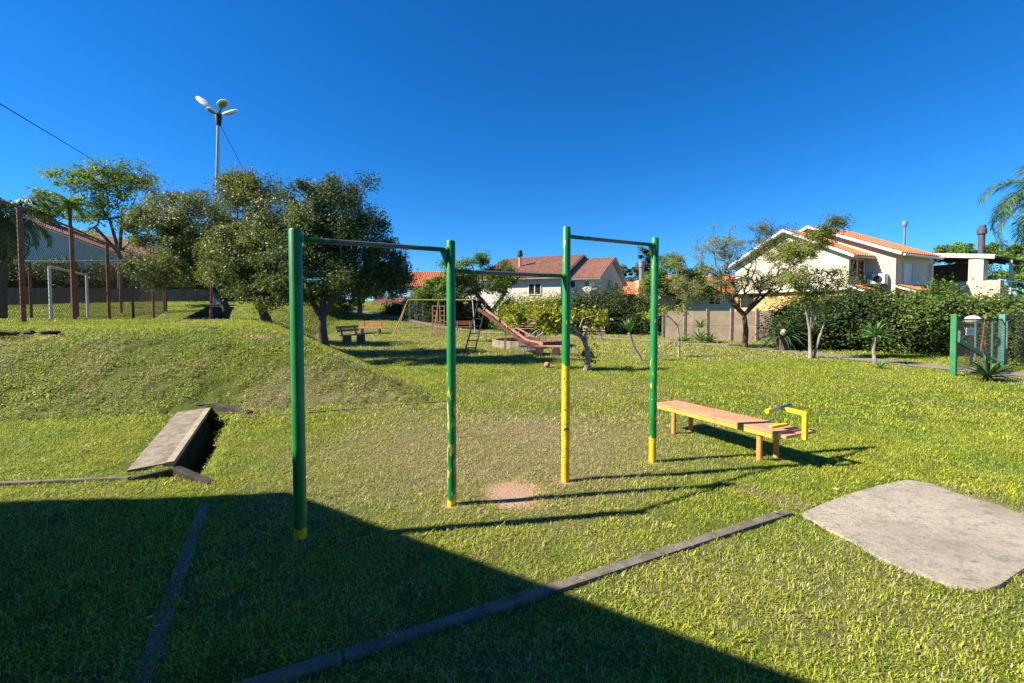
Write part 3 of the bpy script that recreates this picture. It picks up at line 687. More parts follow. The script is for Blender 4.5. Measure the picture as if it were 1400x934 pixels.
# ------------------------------------------------------------------ roofs
def roof(name, a, b, c, d, mat, parent, tile=.22, row=.36, th=.10):
    """barrel-tiled slope: a-b along the eave, d-c along the ridge; real corrugation and stepped rows plus a slab beneath"""
    a, b, c, d = map(Vector, (a, b, c, d)); ue = (b-a); le = ue.length; sl = (d-a); ls = sl.length
    nrm = ue.cross(sl).normalized()
    if nrm.z < 0: nrm = -nrm
    nu = max(2, int(le/tile))*4; nr = max(2, int(ls/row)); m_ = MB()
    for r_ in range(nr):
        for e in (0, 1):
            tv = (r_+e)/nr
            for i in range(nu+1):
                uu = i/nu; p = (a*(1-uu)+b*uu)*(1-tv)+(d*(1-uu)+c*uu)*tv
                hgt = .035+.035*math.cos(i*math.pi/2)+(.03 if e == 0 else 0)+.006*mnoise.noise(p*3)
                m_.v.append(tuple(p+nrm*(th+hgt))); m_.r.append(0)
    for r_ in range(nr):
        o_ = r_*2*(nu+1)
        for i in range(nu): m_.f.append((o_+i, o_+i+1, o_+i+1+nu+1, o_+i+nu+1))
        if r_ < nr-1:
            for i in range(nu): m_.f.append((o_+nu+1+i, o_+nu+2+i, o_+2*(nu+1)+i+1, o_+2*(nu+1)+i))
    o = m_.build(name, mat, parent, smooth=False)
    s_ = MB(); n = 0; P = [a, b, c, d]; s_.v = [tuple(p) for p in P]+[tuple(p+nrm*th) for p in P]
    s_.f = [(3, 2, 1, 0), (4, 5, 6, 7), (0, 1, 5, 4), (1, 2, 6, 5), (2, 3, 7, 6), (3, 0, 4, 7)]
    s_.build('roof_board', M['white'], parent)
    return o
def wallface(m_, a, b, z0, z1, th=.18):
    """wall from a to b (xy), outer face on the a->b right-hand side"""
    d = (Vector(b)-Vector(a)).normalized(); n = Vector((-d.y, d.x, 0))
    a = Vector((a[0], a[1], 0)); b = Vector((b[0], b[1], 0)); m_.beam(a+n*th/2+zz*(z0+z1)/2, b+n*th/2+zz*(z0+z1)/2, th, z1-z0)
def window(parent, c, d, w_, h_, name='window', shutter=False, n_panes=2, out=None, frame='whitep'):
    """window centred at c in a wall running along d; out = outward normal"""
    c = Vector(c); d = Vector(d).normalized(); out = Vector(out).normalized()
    f = MB(); t = .06
    f.beam(c-d*w_/2+zz*h_/2+out*.03, c+d*w_/2+zz*h_/2+out*.03, .08, t); f.beam(c-d*w_/2-zz*h_/2+out*.03, c+d*w_/2-zz*h_/2+out*.03, .08, t)
    for s_ in (-1, 1): f.beam(c+d*s_*(w_/2-t/2)+out*.03-zz*(h_/2-t/2), c+d*s_*(w_/2-t/2)+out*.03+zz*(h_/2-t/2), .08, t, up=d)
    if n_panes == 2 and not shutter: f.beam(c+out*.03-zz*(h_/2-t/2), c+out*.03+zz*(h_/2-t/2), .075, t*1.3, up=d)
    fr = f.build(name, M[frame], parent)
    k = n_panes if not shutter else 1
    for i in range(k):
        g = MB(); w1_ = (w_-2*t)/k; cc = c+d*((i+.5)*w1_-(w_-2*t)/2); g.beam(cc-d*w1_*.48+out*.012, cc+d*w1_*.48+out*.012, .02, h_-2*t)
        g.build('pane' if not shutter else 'shutter', M['shutter' if shutter else 'glass'], fr)
    return fr
def gable_wall(name, a, b, z0, ze, zp, mat, parent, th=.2, tp=.5):
    a = Vector((a[0], a[1], 0)); b = Vector((b[0], b[1], 0)); d = (b-a).normalized(); n = Vector((-d.y, d.x, 0))*th; p = a+(b-a)*tp
    m_ = MB(); P = [a+zz*z0, b+zz*z0, b+zz*ze, p+zz*zp, a+zz*ze]; m_.v = [tuple(q) for q in P]+[tuple(q+n) for q in P]
    m_.f = [(0, 1, 2, 3, 4), (9, 8, 7, 6, 5)]+[(i, (i+1) % 5, (i+1) % 5+5, i+5) for i in range(5)]
    return m_.build(name, M[mat], parent)

# ---- house on the right: two gables (A, B) and a covered terrace
hu = Vector((.9, .43, 0)).normalized(); hv = Vector((.43, -.9, 0)).normalized()
hr = thing('gable_house', 'cream two-storey house with two white-edged gables and orange tiled roofs', 'house', (20.9, 24, 0))
CA = Vector((18.8, 24.6, 0)); tA = 3.55; CB = Vector((20.9, 24.0, 0)); tB = 4.44
# gable A
gable_wall('wall', CA-hv*2*tA, CA, 2.9, 4.70, 6.45, 'palewall', hr)
m_ = MB(); wallface(m_, CA-hv*2*tA-hu*.04, CA+hv*.03-hu*.04, 0, 2.78); m_.build('wall', M['ochre'], hr, label='ochre ground floor wall')
m_ = MB(); m_.beam(CA-hv*(2*tA+.1)+zz*2.84-hu*.06, CA+hv*.1+zz*2.84-hu*.06, .5, .14); m_.build('ledge', M['whitep'], hr)
gable_wall('wall', CA+hu*.2, CA+hu*1.9, 2.5, 4.70, 4.72, 'pinkw', hr)
m_ = MB(); wallface(m_, CA+hu*.16, CA+hu*1.9, 0, 2.5); m_.build('wall', M['pinkw'], hr)
for s_ in (.42, 1.15): window(hr, CA+hu*s_+zz*4.0, hu, .42, .85, n_panes=1, out=hv, frame='rust')
LA = 6.5
pk = CA-hv*tA; OH = .38; oz = .45
roof('roof', CA-hu*OH+hv*oz+zz*4.52, CA+hu*1.9+hv*oz+zz*4.52, pk+hu*1.9+zz*6.55, pk-hu*OH+zz*6.55, M['tile'], hr)
roof('roof', CA-hv*(2*tA+oz)-hu*OH+zz*4.52, CA-hv*(2*tA+oz)+hu*1.9+zz*4.52, pk+hu*1.9+zz*6.55, pk-hu*OH+zz*6.55, M['tile'], hr)
def rake(p, q, z0, z1, par, off, mat='whitep', hgt=.15):
    m__ = MB(); m__.beam(Vector((p.x, p.y, 0))+zz*z0+off, Vector((q.x, q.y, 0))+zz*z1+off, .05, hgt); m__.build('barge_board', M[mat], par)
rake(CA+hv*oz, pk, 4.60, 6.62, hr, -hu*(OH+.03)); rake(CA-hv*(2*tA+oz), pk, 4.60, 6.62, hr, -hu*(OH+.03))
# gable B
gable_wall('wall', CB-hv*2*tB, CB, 0, 4.72, 6.72, 'cream', hr)
m_ = MB(); wallface(m_, CB+hu*.2, CB+hu*4.0, 0, 4.70); m_.build('wall', M['pinkw'], hr)
pkB = CB-hv*tB
roof('roof', CB-hu*.4+hv*.4+zz*4.58, CB+hu*3.9+hv*.4+zz*4.58, pkB+hu*3.9+zz*6.80, pkB-hu*.4+zz*6.80, M['tile'], hr)
roof('roof', CB-hv*(2*tB+.4)-hu*.4+zz*4.58, CB-hv*(2*tB+.4)+hu*3.9+zz*4.58, pkB+hu*3.9+zz*6.80, pkB-hu*.4+zz*6.80, M['tile'], hr)
rake(CB+hv*.42, pkB, 4.66, 6.88, hr, -hu*.43); rake(CB-hv*(2*tB+.4), pkB, 4.66, 6.88, hr, -hu*.43)
window(hr, CB+hu*1.25+zz*3.72, hu, 1.05, 1.15, shutter=True, out=hv, frame='shutter')
m_ = MB(); m_.tube([CB-hu*.35+hv*.50+zz*4.60, CB+hu*3.9+hv*.50+zz*4.57], .06, 8); m_.build('gutter', M['whitep'], hr, smooth=True)
m_ = MB(); m_.tube([CB+hu*3.7+hv*.48+zz*4.55, CB+hu*3.7+hv*.08+zz*4.3, CB+hu*3.7+hv*.08+zz*.1], .045, 8); m_.build('downpipe', M['pinkw'], hr, smooth=True)
m_ = MB(); m_.beam(CB+hu*.62+hv*.06+zz*3.10, CB+hu*1.88+hv*.06+zz*3.10, .14, .06); m_.build('window_sill', M['whitep'], hr)
m_ = MB(); m_.beam(CA-hv*6.6-hu*.05+zz*2.2, CA-hv*5.7-hu*.05+zz*2.2, .06, .7); m_.build('louvre', M['glass'], hr)
# skirt roofs
roof('roof', CA+hv*.9+zz*2.75+hu*.05, CA+hu*2.1+hv*.9+zz*2.75, CA+hu*2.1+zz*3.05, CA+zz*3.05+hu*.05, M['tile'], hr, label=None) if False else None
roof('roof', CB+hv*.9+zz*2.55-hu*.1, CB+hu*4.4+hv*.9+zz*2.55, CB+hu*4.4+hv*.02+zz*2.9, CB+hv*.02+zz*2.9-hu*.1, M['tile'], hr)
roof('roof', CA+hv*.8+zz*2.6, CA+hu*1.9+hv*.8+zz*2.6, CA+hu*1.9+hv*.02+zz*2.95, CA+hv*.02+zz*2.95, M['tile'], hr)
# wall lamp, air conditioners
for s_, z_, ww in ((.62, 3.25, .75), (.05, 3.35, .6)):
    c_ = CB-hv*(.55+s_)-hu*.25+zz*z_; m_ = MB(); m_.beam(c_-hv*ww/2, c_+hv*ww/2, .38, .60); ac = m_.build('air_conditioner', M['greenp' if s_ > .3 else 'whitep'], hr, bevel=.02)
    f_ = MB(); cc_ = c_-hu*.20; f_.tube([cc_, cc_-hu*.03], .2, 16); f_.build('fan_grille', M['black'], ac)
m_ = MB(); m_.beam(CB-hv*1.9-hu*.5+zz*3.05, CB-hv*.3-hu*.5+zz*3.05, .5, .10); m_.build('condenser_shelf', M['black'], hr)
mt = thing('metal_flue', 'thin tall steel flue with a round cap above the orange roof', 'chimney', (25.4, 27.2, 4.9))
m_ = MB(); m_.tube([(25.4, 28.6, 4.6), (25.4, 28.6, 7.05)], .065, 12); m_.build('pipe', M['blueroof'], mt, smooth=True)
m_ = MB(); m_.tube([(25.4, 28.6, 7.0), (25.4, 28.6, 7.1), (25.4, 28.6, 7.35), (25.4, 28.6, 7.42)], [.08, .14, .14, .06], 12); m_.build('cap', M['steel'], mt, smooth=True)
# terrace building
tr_ = thing('terrace_house', 'flat-roofed covered terrace with cream pillar and parapet joined to the orange-roofed house', 'building', (26.8, 24.5, 0))
CT = Vector((26.8, 24.5, 0)); pA = CT-hv*3.3
m_ = MB(); P = [CT, CT+hu*5.2, CT+hu*5.2-hv*6.0, CT-hv*6.0]
m_.v = [tuple(P[0]+zz*4.62), tuple(P[1]+zz*4.5), tuple(P[2]+zz*5.35), tuple(P[3]+zz*5.45)]; m_.v += [(a_, b_, c_+.06) for a_, b_, c_ in m_.v]
m_.f = [(3, 2, 1, 0), (4, 5, 6, 7), (0, 1, 5, 4), (1, 2, 6, 5), (2, 3, 7, 6), (3, 0, 4, 7)]; m_.build('roof', M['darkroof'], tr_)
m_ = MB(); m_.beam(CT+hv*.02-hu*.02+zz*4.62, CT-hv*6.0-hu*.02+zz*5.45, .05, .24); m_.build('fascia', M['pinkw'], tr_)
m_ = MB(); m_.beam(CT+hv*.03+zz*4.60, CT+hu*5.2+hv*.03+zz*4.48, .05, .12); m_.build('fascia', M['darkroof'], tr_)
for k in range(9):
    m_ = MB(); q = CT-hv*(.4+k*.62)+zz*(4.55+.086*k); m_.beam(q+hu*.1, q+hu*5.0-zz*.1, .07, .12); m_.build('rafter', M['darkroof'], tr_)
m_ = MB(); c_ = CT-hv*.75+hu*.35; m_.beam(c_+zz*2.0, c_+zz*4.55, .62, .62, up=hu); m_.build('pillar', M['cream'], tr_)
PP = CT-hv*1.9+hu*.05
m_ = MB(); wallface(m_, PP, CT+hu*.05+hv*.25, 0, 3.30, .5); m_.build('parapet', M['cream'], tr_)
m_ = MB(); wallface(m_, CT+hu*.56+hv*.24, CT+hu*6.5+hv*.24, 0, 2.55, .3); m_.build('wall', M['palewall'], tr_)
m_ = MB(); wallface(m_, CT+hu*.56+hv*.9, CT+hu*8.5+hv*.9, 0, 1.75, .3); m_.build('wall', M['ochre'], tr_, label='ochre lower wall')
m_ = MB(); m_.beam(CT+hu*.6+hv*.28+zz*3.25, CT+hu*4.8+hv*.28+zz*3.25, .05, .05)
for k in range(4): m_.beam(CT+hu*(.9+k*1.2)+hv*.28+zz*2.5, CT+hu*(.9+k*1.2)+hv*.28+zz*3.25, .05, .05, up=hu)
m_.build('railing', M['steel'], tr_)
m_ = MB(); m_.beam(CT+hu*1.9+hv*.1+zz*2.5, CT+hu*1.9+hv*.1+zz*4.5, .12, .12, up=hu); m_.build('pillar', M['pinkw'], tr_)
m_ = MB(); q = CT-hv*5.6; wallface(m_, q+hu*.3, q+hu*5.2, 0, 5.2, .2); m_.build('wall', M['pinkw'], tr_, label='shaded rear terrace wall')
m_ = MB(); q = CT+hu*3.2-hv*5.0; m_.beam(q+zz*2.6, q+hv*3.6+zz*2.6, .2, 4.0); m_.build('wall', M['brownwall'], tr_, label='dark inner terrace wall')
m_ = MB(); q = CB+hu*4.0; wallface(m_, q-hv*5, q, 0, 4.6, .2); m_.build('wall', M['pinkw'], tr_)
m_ = MB(); q = CT-hv*2.4+hu*.4; m_.beam(q+zz*3.12-hv*1.6, q+zz*3.12+hv*.6, .5, .06); m_.build('shelf', M['darkroof'], tr_)
bc = thing('stove_chimney', 'thick dark purple-brown chimney with a stepped cap on the terrace roof', 'chimney', (26.9, 25.6, 4.8))
q = Vector((27.75, 26.1, 0)); m_ = MB(); m_.tube([q+zz*4.6, q+zz*6.15], .15, 16); m_.build('pipe', M['darkmetal'], bc, smooth=True)
m_ = MB(); m_.tube([q+zz*6.1, q+zz*6.14, q+zz*6.42, q+zz*6.46], [.17, .22, .22, .18], 16); m_.tube([q+zz*6.46+hu*.08, q+zz*6.66+hu*.08], .15, 12); m_.build('cap', M['darkmetal'], bc, smooth=True)
m_ = MB(); m_.tube([q+zz*4.66, q+zz*4.78], [.42, .22], 16); m_.build('flashing', M['steel'], bc)

# ---- house in the centre
hc = thing('white_house', 'white two-storey house with weathered brown tiled roof behind the round hedge', 'house', (7.2, 38, 0))
e1 = Vector((.9, -.43, 0)).normalized(); dd_ = Vector((.43, .9, 0)).normalized(); C0 = Vector((7.35, 38.2, 0))
W = 11.0
m_ = MB(); wallface(m_, C0-e1*3.0, C0-e1*.2, 0, 4.5); m_.build('wall', M['pinkw'], hc, label='pale recessed wall with two small windows')
gable_wall('wall', C0, C0+dd_*W, 0, 4.5, 6.55, 'pinkw', hc)
roof('roof', C0-e1*3.2-dd_*.5+zz*4.32, C0-dd_*.5+e1*.45+zz*4.32, C0+dd_*W/2+e1*.45+zz*6.72, C0+dd_*W/2-e1*3.2+zz*6.72, M['tileold'], hc)
roof('roof', C0-e1*3.2+dd_*(W+.5)+zz*4.32, C0+dd_*(W+.5)+e1*.45+zz*4.32, C0+dd_*W/2+e1*.45+zz*6.72, C0+dd_*W/2-e1*3.2+zz*6.72, M['tileold'], hc)
for s_, sh in ((2.15, 0), (.85, 0)): window(hc, C0-e1*s_+zz*3.95, e1, .55, .62, n_panes=1, out=-dd_)
m_ = MB(); m_.beam(C0-e1*.85-dd_*.3+zz*3.5, C0-e1*.35-dd_*.3+zz*3.5, .3, .4); m_.build('air_conditioner', M['whitep'], hc, bevel=.02)
for s_, z_ in ((6.3, 4.0), (6.3, 3.0), (4.9, 4.2)):
    m_ = MB(); q = C0+dd_*s_+e1*.25+zz*z_; m_.beam(q-dd_*.5, q+dd_*.5, .35, .7); m_.build('air_conditioner', M['black' if s_ > 5 else 'shutter'], hc, bevel=.02)
B0 = C0-e1*2.9-dd_*1.1
m_ = MB(); wallface(m_, B0-e1*7.8, B0-e1*.2, 0, 4.6); m_.build('wall', M['white'], hc)
gable_wall('wall', B0, B0+dd_*W*1.15, 0, 4.6, 7.0, 'pinkw', hc)
gable_wall('wall', B0-e1*8.0+dd_*W*1.15, B0-e1*8.0, 0, 4.6, 7.0, 'white', hc)
roof('roof', B0-e1*8.6-dd_*.5+zz*4.42, B0-dd_*.5+e1*.3+zz*4.42, B0+dd_*W*.575+e1*.3+zz*7.12, B0+dd_*W*.575-e1*8.6+zz*7.12, M['tileold'], hc)
roof('roof', B0-e1*8.6+dd_*(W*1.15+.5)+zz*4.42, B0+dd_*(W*1.15+.5)+e1*.3+zz*4.42, B0+dd_*W*.575+e1*.3+zz*7.12, B0+dd_*W*.575-e1*8.6+zz*7.12, M['tileold'], hc)
window(hc, B0-e1*2.45+zz*3.55, e1, 1.25, 1.0, out=-dd_)
m_ = MB(); wallface(m_, B0-e1*12.0+dd_*1.5, B0-e1*8.05+dd_*1.5, 0, 3.9); m_.build('wall', M['white'], hc)
roof('roof', B0-e1*12.4+dd_*.9+zz*4.0, B0-e1*8.1+dd_*.9+zz*4.0, B0-e1*8.1+dd_*5+zz*5.6, B0-e1*12.4+dd_*5+zz*5.6, M['tileold'], hc)
q = D(711, 352, 43.5); ck = thing('small_chimney', 'short round roof flue at the left end of the weathered brown roof', 'chimney', (q.x, q.y, 6))
m_ = MB(); m_.tube([Vector((q.x, q.y, 5.7)), Vector((q.x, q.y, 7.0))], .15, 12); m_.build('pipe', M['pinkwood'], ck, smooth=True)
m_ = MB(); m_.tube([Vector((q.x, q.y, 6.95)), Vector((q.x, q.y, 7.1)), Vector((q.x, q.y, 7.55))], [.28, .28, .18], 12); m_.build('cap', M['black'], ck, smooth=True)

def simple_house(name, label, p0, e, w_, dep, z0, ze, zr, wallm, roofm, wins=(), ridge_along=True):
    e = Vector((e[0], e[1], 0)).normalized(); n_ = Vector((-e.y, e.x, 0)); p0 = Vector((p0[0], p0[1], 0)); root = thing(name, label, 'house', p0+zz*z0)
    if ridge_along:
        m_ = MB(); wallface(m_, p0+e*.2, p0+e*(w_-.2), z0, ze); m_.build('wall', M[wallm], root)
        gable_wall('wall', p0+e*w_, p0+e*w_+n_*dep, z0, ze, zr-.1, wallm, root); gable_wall('wall', p0+n_*dep, p0, z0, ze, zr-.1, wallm, root)
        a_ = p0-e*.5-n_*.5; b_ = p0+e*(w_+.5)-n_*.5; r1_ = p0+e*(w_+.5)+n_*dep/2; r0_ = p0-e*.5+n_*dep/2
        roof('roof', a_+zz*(ze-.15), b_+zz*(ze-.15), r1_+zz*zr, r0_+zz*zr, M[roofm], root)
        roof('roof', a_+n_*(dep+1)+zz*(ze-.15), b_+n_*(dep+1)+zz*(ze-.15), r1_+zz*zr, r0_+zz*zr, M[roofm], root)
    else:
        gable_wall('wall', p0, p0+e*w_, z0, ze, zr-.1, wallm, root)
        m_ = MB(); wallface(m_, p0+n_*dep, p0+n_*.2, z0, ze); m_.build('wall', M[wallm], root)
        m_ = MB(); wallface(m_, p0+e*w_+n_*.2, p0+e*w_+n_*dep, z0, ze); m_.build('wall', M[wallm], root)
        pk_ = p0+e*w_/2
        roof('roof', p0-e*.5-n_*.5+zz*(ze-.2), p0-e*.5+n_*dep+zz*(ze-.2), pk_+n_*dep+zz*zr, pk_-n_*.5+zz*zr, M[roofm], root)
        roof('roof', p0+e*(w_+.5)-n_*.5+zz*(ze-.2), p0+e*(w_+.5)+n_*dep+zz*(ze-.2), pk_+n_*dep+zz*zr, pk_-n_*.5+zz*zr, M[roofm], root)
    for (s_, z_, ww, hh) in wins: window(root, p0+e*s_+zz*z_, e, ww, hh, out=-n_, n_panes=1 if ww < .9 else 2)
    return root
simple_house('red_roof_house', 'distant house with bright orange roof right of the dark-leaved tree', (D(560, 400, 50).x, 50), (1, .05), 6.0, 8, 0, 4.4, 6.3, 'white', 'tile', [(2.5, 3.4, .8, 1)])
simple_house('low_shed', 'low shed with a pale pink tiled roof beyond the path', (D(512, 420, 46).x, 46), (.95, -.3), 2.6, 3.0, 1, 2.15, 3.0, 'brownwall', 'tileold', [])
simple_house('far_house', 'far white house with orange roof seen between trees above the fence', (D(903, 420, 44).x, 44), (1, -.1), 9, 8, 0, 3.3, 5.3, 'white', 'tile', [(5.2, 2.6, 1.1, .8), (2.0, 2.7, .9, .8)])
fh = simple_house('far_house', 'far small orange-roofed house with a square ochre chimney', (D(852, 420, 52).x, 52), (1, .1), 5, 6, 0, 3.6, 5.1, 'cream', 'tile', [])
q = D(877, 392, 50); m_ = MB(); m_.beam(q-zz*2.0, q+zz*.7, 1.5, 1.0, up=Vector((1, 0, 0))); ch2 = m_.build('chimney', M['ochre'], fh)
q = D(877, 380, 50); m_ = MB(); m_.tube([q-zz*.6, q+zz*1.2], .28, 12); m_.tube([q+zz*1.2, q+zz*1.9], .36, 12); m_.build('flue', M['blueroof'], ch2, smooth=True)
simple_house('court_house', 'long white house with a low gable roof behind the sports court', (-57, 39.5), (1, .12), 22.5, 16, 0, 5.9, 10.2, 'white', 'tileold', [(17.4, 4.9, .5, 1.0), (18.4, 4.9, .5, 1.0)], ridge_along=False)
m_ = MB(); q = D(655, 432, 36); m_.beam(q-Vector((.3, 0, 1.2)), q+Vector((2.6, 0, -1.2)), .3, 2.4)
yk = thing('yellow_kiosk', 'low yellow wall with a flat top glimpsed behind the slide', 'wall', (q.x, q.y, 0)); m_.build('wall', M['yellow'], yk)
m_ = MB(); m_.beam(q-Vector((.5, 0, -.05)), q+Vector((2.8, 0, .05)), .6, .12); m_.build('coping', M['tile'], yk)
# ------------------------------------------------------------------ sports court: fences, wall, goal
def mesh_panel(m_, a, b, h0, h1, step=.10, r=.0045):
    """real diagonal wires between a and b (ground points), from h0 to h1 above them"""
    a = Vector(a); b = Vector(b); d = b-a; L = math.hypot(d.x, d.y); Hh = h1-h0; e = d/L
    def pt_(s_, z_): return a+e*s_+zz*(h0+z_)
    k = -Hh
    while k < L:
        s0 = max(k, 0); z0 = s0-k; s1 = min(k+Hh, L); z1 = s1-k
        if s1-s0 > .02:
            m_.tube([pt_(s0, z0), pt_(s1, z1)], r, 3, cap=False); m_.tube([pt_(L-s0, z0), pt_(L-s1, z1)], r, 3, cap=False)
        k += step*1.414
    return m_
FH = 3.5
FP = [(-14.8, 13.3), (-16.25, 16.3), (-18.35, 20.0), (-20.1, 23.3), (-22.2, 27.2), (-24.4, 31.0)]
FP = [(-13.6, 10.6)]+FP
cf = thing('court_fence', 'tall rusty chain-link fence with brown posts along the near side of the court', 'fence', (-18, 20, 1.1))
tops = []
for i, (x, y) in enumerate(FP):
    g = Hs(x, y); b = Vector((x, y, g)); m_ = MB(); h = FH if i < 5 else (3.35 if i == 5 else 3.2); m_.tube([b-zz*.2, b+zz*h], .062 if i else .05, 10); m_.build('post', M['rust'], cf, smooth=True); tops.append(b+zz*(h-.03))
for a, b in zip(tops[:-1], tops[1:]):
    m_ = MB(); m_.tube([a, b], .04, 6); m_.build('top_rail', M['rust'], cf)
m_ = MB()
for (p, q) in zip(FP[:-1], FP[1:]):
    a = Vector((*p, Hs(*p))); b = Vector((*q, Hs(*q))); mesh_panel(m_, a, b, .03, FH-.1)
wm = m_.build('wire_mesh', M['wire'], cf); wm['kind'] = 'stuff'
cf2 = thing('court_fence', 'rusty chain-link fence with thinner posts across the far end of the court', 'fence', (-28, 29, 1))
F2 = [(-24.6, 31.1), (-26.6, 29.9), (-28.3, 28.6), (-30.0, 27.4), (-33.5, 25.6), (-38, 23.2)]; tops = []
for (x, y) in F2:
    g = Hs(x, y); b = Vector((x, y, g)); m_ = MB(); m_.tube([b-zz*.2, b+zz*3.55], .075, 8); m_.build('post', M['rust'], cf2, smooth=True); tops.append(b+zz*3.6)
for a, b in zip(tops[:-1], tops[1:]):
    m_ = MB(); m_.tube([a, b], .045, 6); m_.build('top_rail', M['steel'], cf2)
m_ = MB()
for (p, q) in zip(F2[:-1], F2[1:]): mesh_panel(m_, Vector((*p, Hs(*p))), Vector((*q, Hs(*q))), .03, 3.45, .10, .005)
wm = m_.build('wire_mesh', M['wire'], cf2); wm['kind'] = 'stuff'
# low brown wall behind the court
m_ = MB(); 
cw = thing('court_wall', 'low brown block wall below the dark hedge behind the court', 'wall', (-33, 33, 1))
for i in range(8):
    a = Vector((-57+i*4.1, 31.5+i*.68, 0)); b = a+Vector((4.07, .675, 0)); m_ = MB(); m_.beam(a+zz*2.35, b+zz*2.35, .2, 2.1); m_.build('wall_panel', M['brownwall'], cw)
gl = thing('football_goal', 'white-painted football goal frame inside the fenced court', 'football goal', (-18.5, 18.5, 1.2))
ga = Vector((-17.95, 17.1, Hs(-17.95, 17.1))); gb = Vector((-19.9, 20.6, Hs(-19.9, 20.6)))
for p in (ga, gb):
    m_ = MB(); m_.tube([p, p+zz*2.12], .05, 10); m_.build('goal_post', M['whitep'], gl, smooth=True)
m_ = MB(); m_.tube([ga+zz*2.12, gb+zz*2.12], .045, 10); m_.build('crossbar', M['whitep'], gl, smooth=True)
# ------------------------------------------------------------------ light pole, wires, steps
pb = D(293, 437, 21.0); g = Hs(pb.x, pb.y); tp = D(298.5, 158, 21.0)
lp = thing('floodlight_pole', 'tall slim grey pole with four flat round floodlights spread at its top', 'light pole', (pb.x, pb.y, g))
m_ = MB(); m_.tube([Vector((pb.x, pb.y, g-.1)), (Vector((pb.x, pb.y, g))+tp)/2, tp], [.11, .085, .06], 12); m_.build('pole', M['steel'], lp, smooth=True)
m_ = MB(); m_.tube([tp-zz*.45, tp-zz*.05, tp+zz*.12], [.11, .15, .09], 10); m_.build('pole_cap', M['black'], lp, smooth=True)
for (px, py, dy, ln, wdt) in ((278, 139.5, .3, 1.02, .42), (304.5, 142, -.55, .62, .50), (289.5, 151.2, -.45, .56, .36), (314.5, 153.5, .25, .78, .40)):
    c = D(px, py, 21.0+dy); d = (c-tp); d.normalize(); up_ = Vector((0, -.35, 1)); y = up_.cross(d).normalized(); z = d.cross(y)
    m4 = Matrix((d, y, z)).transposed().to_4x4(); m4.translation = c
    m_ = MB(); n = 0; b_ = MB(); b_.ball((0, 0, 0), (ln/2, wdt/2, .085), 18, 10)
    m_.v = [tuple(m4 @ Vector(v)) for v in b_.v]; m_.f = b_.f; m_.r = b_.r; lh = m_.build('lamp_head', M['whitep'], lp, smooth=True)
    b_ = MB(); b_.ball((0, 0, -.025), (ln/2*.86, wdt/2*.80, .078), 16, 8); g_ = MB(); g_.v = [tuple(m4 @ Vector(v)) for v in b_.v]; g_.f = b_.f; g_.r = b_.r; g_.build('lens', M['blueroof'], lh, smooth=True)
    m_ = MB(); m_.tube([tp, c-d*ln*.35], .04, 6); m_.build('arm', M['black'], lp)
m_ = MB(); e_ = D(336, 238, 26); m_.tube([tp-zz*.3, (tp+e_)/2-zz*.12, e_, D(352, 300, 30)], .014, 5); gw = m_.build('guy_wire', M['blackwire'])
tag(gw, 'thin wire running down from the floodlight pole into the tree', 'wire')
m_ = MB(); a = D(-40, 118, 15); b = D(118, 213, 32); m_.tube([a+(b-a)*t+zz*(-.35*math.sin(math.pi*t)*0) for t in (0, .25, .5, .75, 1)]+[D(150, 235, 36)], .022, 5); pw = m_.build('power_line', M['blackwire'])
tag(pw, 'black overhead cable crossing the sky above the court', 'cable')
p = Vector((-12.7, 18.5, Hs(-12.7, 18.5))); m_ = MB(); m_.tube([p-zz*.1, D(289.5, 383, p.y)], .055, 8); bp_ = m_.build('rusty_post', M['rust'], smooth=True); tag(bp_, 'single rust-brown post standing at the foot of the stairs', 'post')
# stairs
st = Vector((-13.7, 19.2, Hs(-13.7, 19.2))); st = thing('garden_steps', 'dark concrete steps with pale edge bars at the foot of the trees', 'steps', st)
s0 = Vector(st.location)
for k in range(5):
    m_ = MB(); m_.beam(s0+Vector((-.58+.04*k, .30*k, .07+.12*k)), s0+Vector((.62+.02*k, .30*k, .07+.12*k)), .30, .13); m_.build('step', M['darkconc'], st, bevel=.01)
m_ = MB(); m_.beam(s0+Vector((-.64, -.1, .05)), s0+Vector((-.44, 1.5, .68)), .04, .07); m_.build('side_bar', M['stone'], st)
m_ = MB(); m_.beam(s0+Vector((-.44, 1.52, .68)), s0+Vector((.72, 1.52, .70)), .1, .05); m_.build('top_edge', M['stone'], st)
# flat stones / drain lip on the bank top
for (px, py, ln, lab) in ((268, 449, .85, 'long dark flat slab half sunk in the bank top below the steps'), (8, 456, .5, 'dark lump of rubble in a hollow at the left edge of the bank'), (52, 455, .45, 'small broken stones beside the hollow on the bank'), (208, 438, .5, 'small pale slab at the foot of the last court fence post')):
    p = hit(px, py); m_ = MB(); 
    for j in range(3 if ln < .6 else 1):
        q = p+Vector((random.uniform(-.3, .3), random.uniform(-.1, .1), 0))*(1 if ln < .6 else 0)
        m_.ball(q+zz*.0, (ln*(.2 if ln < .6 else .6), .09, .04), 10, 6, .45, px+j)
    o = m_.build('rubble_stone', M['darkconc'], smooth=False); tag(o, lab, 'stone')

